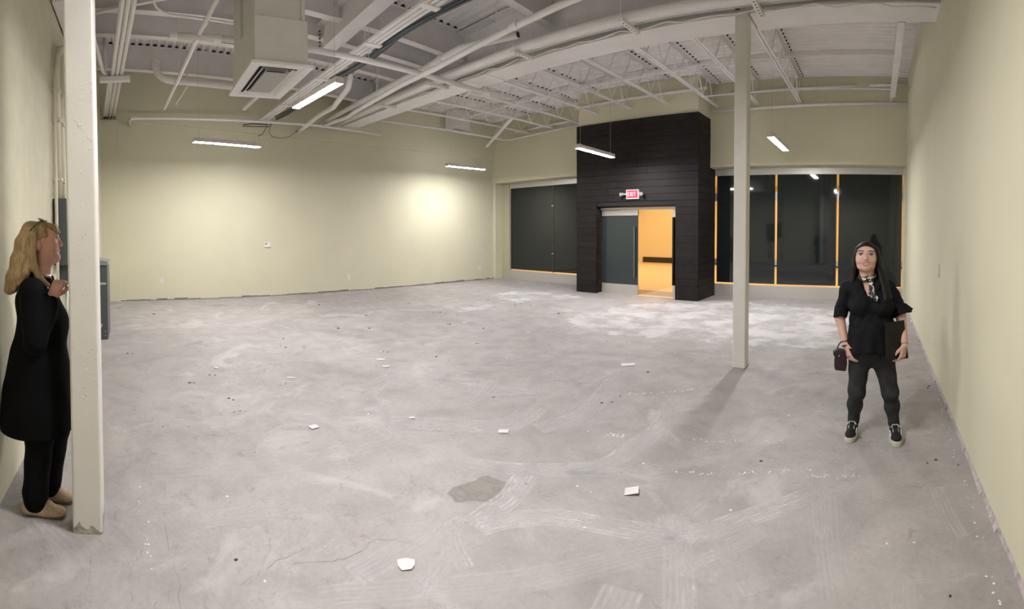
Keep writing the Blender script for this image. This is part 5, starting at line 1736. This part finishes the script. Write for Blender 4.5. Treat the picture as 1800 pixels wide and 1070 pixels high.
# folder held flat in her left hand
fo = empty('folder', (0.165, 3.66, 0.64), 'dark brown folder held upright in the woman\'s left hand', 'folder')
MB().hexa([(-0.078, -0.190, 0.010), (0.098, -0.062, -0.010), (0.100, -0.056, -0.010), (-0.076, -0.184, 0.010), (-0.088, -0.180, 0.285), (0.062, -0.062, 0.285), (0.064, -0.056, 0.285), (-0.086, -0.174, 0.285)]).build('cover', M['folder'], fo)
MB().hexa([(-0.074, -0.180, 0.012), (0.101, -0.052, -0.006), (0.103, -0.047, -0.006), (-0.072, -0.174, 0.012), (-0.084, -0.171, 0.28), (0.064, -0.053, 0.28), (0.066, -0.047, 0.28), (-0.082, -0.165, 0.28)]).build('back_cover', M['black'], fo)

# ================================================================== blonde woman behind the near column, in profile towards +Y
wl = empty('person', (-2.70, -0.572, 0.0), 'blonde woman in long black coat standing behind the thick column', 'person')


def B(y, z, x=0.0):
    """local point from profile coordinates (y as measured in the room)"""
    return (x, y + 0.580, z)


hb = [ell(B(-.572, 1.590), (0.074, 0.094, 0.086), 0.03), ell(B(-.520, 1.535), (0.062, 0.058, 0.072), 0.03), ell(B(-.492, 1.468), (0.040, 0.036, 0.030), 0.03),
      ell(B(-.530, 1.475), (0.052, 0.055, 0.034), 0.03),
      cap(B(-.468, 1.578), B(-.452, 1.545), 0.009, 0.0125, 0.010), ell(B(-.456, 1.540, .010), (0.008, 0.010, 0.008), 0.008), ell(B(-.456, 1.540, -.010), (0.008, 0.010, 0.008), 0.008),
      ell(B(-.495, 1.545, .040), (0.028, 0.030, 0.026), 0.02), ell(B(-.495, 1.545, -.040), (0.028, 0.030, 0.026), 0.02),
      cap(B(-.490, 1.602, -.04), B(-.490, 1.602, .04), 0.018, 0.018, 0.03),
      ell(B(-.464, 1.586, .036), (0.017, 0.013, 0.010), 0.01, 's'), ell(B(-.464, 1.586, -.036), (0.017, 0.013, 0.010), 0.01, 's'),
      ell(B(-.458, 1.500), (0.024, 0.016, 0.008), 0.005, 's'), cap(B(-.4725, 1.503, -.012), B(-.4725, 1.503, .012), 0.007, 0.007, 0.003, mid=2),
      cap(B(-.468, 1.509, -.020), B(-.462, 1.511, .0), 0.0045, 0.005, 0.004, mid=1), cap(B(-.462, 1.511, .0), B(-.468, 1.509, .020), 0.005, 0.0045, 0.004, mid=1),
      cap(B(-.474, 1.494, -.018), B(-.469, 1.490, .0), 0.0045, 0.005, 0.004, mid=1), cap(B(-.469, 1.490, .0), B(-.474, 1.494, .018), 0.005, 0.0045, 0.004, mid=1),
      cap(B(-.466, 1.6035, .016), B(-.480, 1.606, .050), 0.004, 0.003, 0.003, mid=3), cap(B(-.466, 1.6035, -.016), B(-.480, 1.606, -.050), 0.004, 0.003, 0.003, mid=3),
      ell(B(-.572, 1.545, .073), (0.010, 0.019, 0.030), 0.006), ell(B(-.572, 1.545, -.073), (0.010, 0.019, 0.030), 0.006), ell(B(-.568, 1.547, .085), (0.008, 0.010, 0.016), 0.006, 's'),
      cap(B(-.552, 1.50), B(-.580, 1.36), 0.053, 0.060, 0.03)]
hb_head = hb
hb = [cap(B(-.556, 1.48), B(-.580, 1.36), 0.052, 0.058, 0.03), ell(B(-.59, 1.27), (0.150, 0.095, 0.10), 0.05), ell(B(-.60, 1.05), (0.135, 0.10, 0.17), 0.06),
      cap(B(-.60, 1.28, .155), B(-.57, 1.03, .190), 0.048, 0.040, 0.02), cap(B(-.57, 1.03, .190), B(-.490, 1.255, .117), 0.040, 0.026, 0.02),
      cap(B(-.60, 1.28, -.155), B(-.60, 1.00, -.190), 0.048, 0.040, 0.02), cap(B(-.60, 1.00, -.190), B(-.50, 0.86, -.16), 0.040, 0.028, 0.02),
      ell(B(-.61, .82), (0.15, 0.11, 0.12), 0.05)]
for x_, yk, ya_ in ((.075, -.585, -.625), (-.085, -.50, -.560)):
    hb += [cap(B(-.60, .78, x_), B(yk, .45, x_), 0.075, 0.050, 0.03), cap(B(yk, .45, x_), B(ya_, .06, x_), 0.050, 0.030, 0.03), cap(B(ya_, .06, x_), B(ya_ + .10, .035, x_), 0.030, 0.024, 0.02)]
hb_hand = hand(B(-.492, 1.258, .118), (-0.25, 0.45, 0.85), (-0.85, 0.35, -0.25), (0.25, 0.75, -0.5), (0.75, 1.0, 0.7), L=0.165, thumb=0.4)
hb += hand(B(-.50, .865, -.16), (0, 0.3, -1.0), (0.8, 0.2, 0.1), (0.2, 0.9, 0.2), (0.3, 0.4, 0.3), L=0.165)
organic('body', [hb_head, hb, hb_hand], [0.0024, 0.006, 0.0032], [M['skin_b'], M['lip'], M['teeth'], M['brow_l']], wl, 1)
for s in (-1, 1):
    ey = MB()
    c_ = Vector(B(-.482, 1.586, s * .035))
    for i in range(9):
        th0 = math.pi * i / 8
        for j in range(14):
            ph = 2 * math.pi * j / 14
            ey.v.append(tuple(c_ + Vector((math.sin(th0) * math.cos(ph), math.cos(th0), math.sin(th0) * math.sin(ph))) * 0.0130))
    for i in range(8):
        for j in range(14):
            ey.f.append((i * 14 + j, i * 14 + (j + 1) % 14, (i + 1) * 14 + (j + 1) % 14, (i + 1) * 14 + j))
            ey.mi.append(1 if i < 2 else 0)
    ey.build('eye', [M['eye_w'], M['iris']], wl, smooth=True)

# long straight hair
hh = [ell(B(-.590, 1.596), (0.080, 0.096, 0.086), 0.02)]
hh += [ell(B(-.455, 1.540), (0.10, 0.062, 0.115), 0.015, 's'), ell(B(-.530, 1.510, .090), (0.036, 0.050, 0.070), 0.012, 's'), ell(B(-.530, 1.510, -.090), (0.036, 0.050, 0.070), 0.012, 's')]
for x_ in (-.06, -.03, 0, .03, .06):
    pts = ((-.630, 1.640, x_ * .8), (-.668, 1.56, x_ * 1.1), (-.698, 1.46, x_ * 1.2), (-.728, 1.36, x_ * 1.2), (-.752, 1.290, x_ * 1.1))
    for i in range(4):
        hh.append(cap(B(*pts[i]), B(*pts[i + 1]), 0.036, 0.036 - .002 * i, 0.03))
for x_ in (.076, -.076):
    for pts, r0_ in ((((-.600, 1.655, x_ * .6), (-.606, 1.59, x_ * 1.06), (-.622, 1.49, x_ * 1.12), (-.645, 1.39, x_ * 1.15), (-.672, 1.325, x_ * 1.15)), 0.026),
                     (((-.640, 1.645, x_ * .5), (-.650, 1.58, x_ * 1.0), (-.670, 1.48, x_ * 1.10), (-.698, 1.38, x_ * 1.12), (-.722, 1.30, x_ * 1.1)), 0.028),
                     (((-.582, 1.662, x_ * .6), (-.590, 1.60, x_ * 1.10), (-.597, 1.51, x_ * 1.18), (-.585, 1.42, x_ * 1.24), (-.548, 1.345, x_ * 1.22), (-.512, 1.318, x_ * 1.1)), 0.0135),
                     (((-.592, 1.660, x_ * .6), (-.600, 1.60, x_ * 1.10), (-.607, 1.51, x_ * 1.16), (-.600, 1.42, x_ * 1.22), (-.570, 1.355, x_ * 1.22), (-.535, 1.322, x_ * 1.12)), 0.014)):
        for i in range(len(pts) - 1):
            hh.append(cap(B(*pts[i]), B(*pts[i + 1]), r0_ * (0.6 + .4 * min(i, 1)), r0_ * (1.0 if i < len(pts) - 2 else 0.75), 0.016))
# fringe
hh += [cap(B(-.56, 1.672, .02), B(-.488, 1.650, .030), 0.016, 0.014, 0.02), cap(B(-.488, 1.650, .03), B(-.462, 1.610, .034), 0.014, 0.007, 0.015), cap(B(-.56, 1.672, -.02), B(-.488, 1.650, -.025), 0.016, 0.014, 0.02), cap(B(-.488, 1.65, -.025), B(-.462, 1.612, -.03), 0.014, 0.007, 0.015), cap(B(-.49, 1.652, .0), B(-.462, 1.615, .0), 0.013, 0.007, 0.015),
       cap(B(-.555, 1.655, .055), B(-.525, 1.60, .072), 0.016, 0.010, 0.02)]
organic('hair', hh, 0.0048, M['hair_l'], wl, 2)

# sunglasses pushed up on the crown
sg = MB()
for s in (-1, 1):
    c_ = Vector(B(-.560, 1.690, s * .034))
    sg.tube([c_ + Vector((0.026 * math.cos(t_), -0.016 * math.sin(t_), 0.010 * math.sin(t_))) for t_ in [i * 2 * math.pi / 18 for i in range(19)]], 0.003, 6, cap=False)
    sg.tube([B(-.545, 1.690, s * .062), B(-.60, 1.645, s * .088), B(-.63, 1.61, s * .088)], 0.003, 6)
    n_ = 18
    ring = [c_ + Vector((0.025 * math.cos(t_), -0.015 * math.sin(t_), 0.0095 * math.sin(t_))) for t_ in [i * 2 * math.pi / n_ for i in range(n_)]]
    sg.add([tuple(p) for p in ring] + [tuple(p + Vector((0, 0, .002))) for p in ring], [tuple(range(n_)), tuple(reversed(range(n_, 2 * n_)))])
sg.build('sunglasses', mat('dark_green_frame', (0.035, 0.045, 0.035), 0.2), wl)

# long coat
ct = [ell(B(-.60, 1.22), (0.165, 0.125, 0.13), 0.06), cap(B(-.60, 1.30, -.13), B(-.60, 1.30, .13), 0.062, 0.062, 0.05), ell(B(-.565, 1.10), (0.165, 0.150, 0.14), 0.06),
      ell(B(-.59, .90), (0.180, 0.165, 0.22), 0.08), ell(B(-.610, .70), (0.200, 0.195, 0.28), 0.08), ell(B(-.620, .52), (0.215, 0.215, 0.30), 0.06),
      cap(B(-.60, 1.285, .150), B(-.575, 1.02, .195), 0.070, 0.064, 0.03), cap(B(-.575, 1.02, .195), B(-.492, 1.225, .125), 0.064, 0.046, 0.025),
      cap(B(-.60, 1.285, -.150), B(-.60, 1.00, -.195), 0.070, 0.062, 0.03), cap(B(-.60, 1.00, -.195), B(-.52, .90, -.17), 0.060, 0.046, 0.03),
      cap(B(-.59, 1.36), B(-.58, 1.335), 0.072, 0.085, 0.03),
      cap(B(-.50, 1.45), B(-.452, 1.30), 0.060, 0.022, 0.015, 's'), cap(B(-.56, 1.52), B(-.565, 1.375), 0.066, 0.062, 0.01, 's'),
      ell(B(-.60, .17), (0.9, 0.9, 0.305), 0.008, 's')]
organic('coat', ct, 0.006, M['coat'], wl, 2, wr=0.002, fr=20)
tr_ = []
for x_, yk, ya_, w_ in ((.075, -.585, -.617, .074), (-.085, -.515, -.560, .068)):
    tr_ += [cap(B(-.60, .70, x_), B(yk, .45, x_), 0.095, 0.082, 0.04), cap(B(yk, .45, x_), B(ya_, .12, x_), 0.082, w_, 0.03), cap(B(ya_, .12, x_), B(ya_, .075, x_), w_, w_ * .96, 0.01)]
    tr_.append(cap(B(ya_, -.01, x_), B(ya_, -.02, x_), 0.062, 0.062, 0.01, 's'))
organic('trousers', tr_, 0.006, M['trousers'], wl, 2, wr=0.0015, fr=30)


def slip_on(y_heel, x_, ang):
    sh = bpy.data.objects.new('slip_on_shoe', None)
    sh.location = B(y_heel, 0.0, x_)
    sh.rotation_euler = (0, 0, ang)
    col.objects.link(sh)
    sh.parent = wl
    organic('upper', [ell((0, .185, .030), (.040, .070, .032), .02), cap((0, .03, .034), (0, .15, .030), .036, .038, .02), cap((0, .035, .04), (0, .045, .058), .034, .033, .02), cap((0, .115, .035), (0, .150, .060), .035, .026, .02),
                      ell((0, .075, .085), (.030, .055, .036), .006, 's'), ell((0, .12, -.07), (.2, .3, .066), .004, 's')], 0.0042, M['woven'], sh, 1, paint=lambda c, mi: mi)
    organic('heel_cup', [cap((0, .030, .030), (0, .075, .030), .0375, .037, .02), cap((0, .036, .04), (0, .044, .056), .0355, .034, .02), ell((0, .078, .085), (.030, .055, .040), .006, 's'), ell((0, .12, -.07), (.2, .3, .066), .004, 's'), ell((0, .145, .04), (.06, .06, .08), .004, 's')], 0.0042, M['shoe_heel'], sh, 1)
    organic('sole', [cap((0, .035, .006), (0, .215, .006), .036, .040, .02, flat=((0, 0, 1), .16))], 0.004, M['sole_d'], sh, 1)
    return sh


slip_on(-.690, .080, -0.02)
slip_on(-.655, -.085, -0.08)
nk = [B(-.575 + .062 * math.cos(t_) * 1.0, 1.385 + .020 * -math.cos(t_), .064 * math.sin(t_)) for t_ in [i * 2 * math.pi / 24 for i in range(25)]]
MB().tube(nk, 0.004, 6, cap=False).build('necklace', M['gold'], wl)
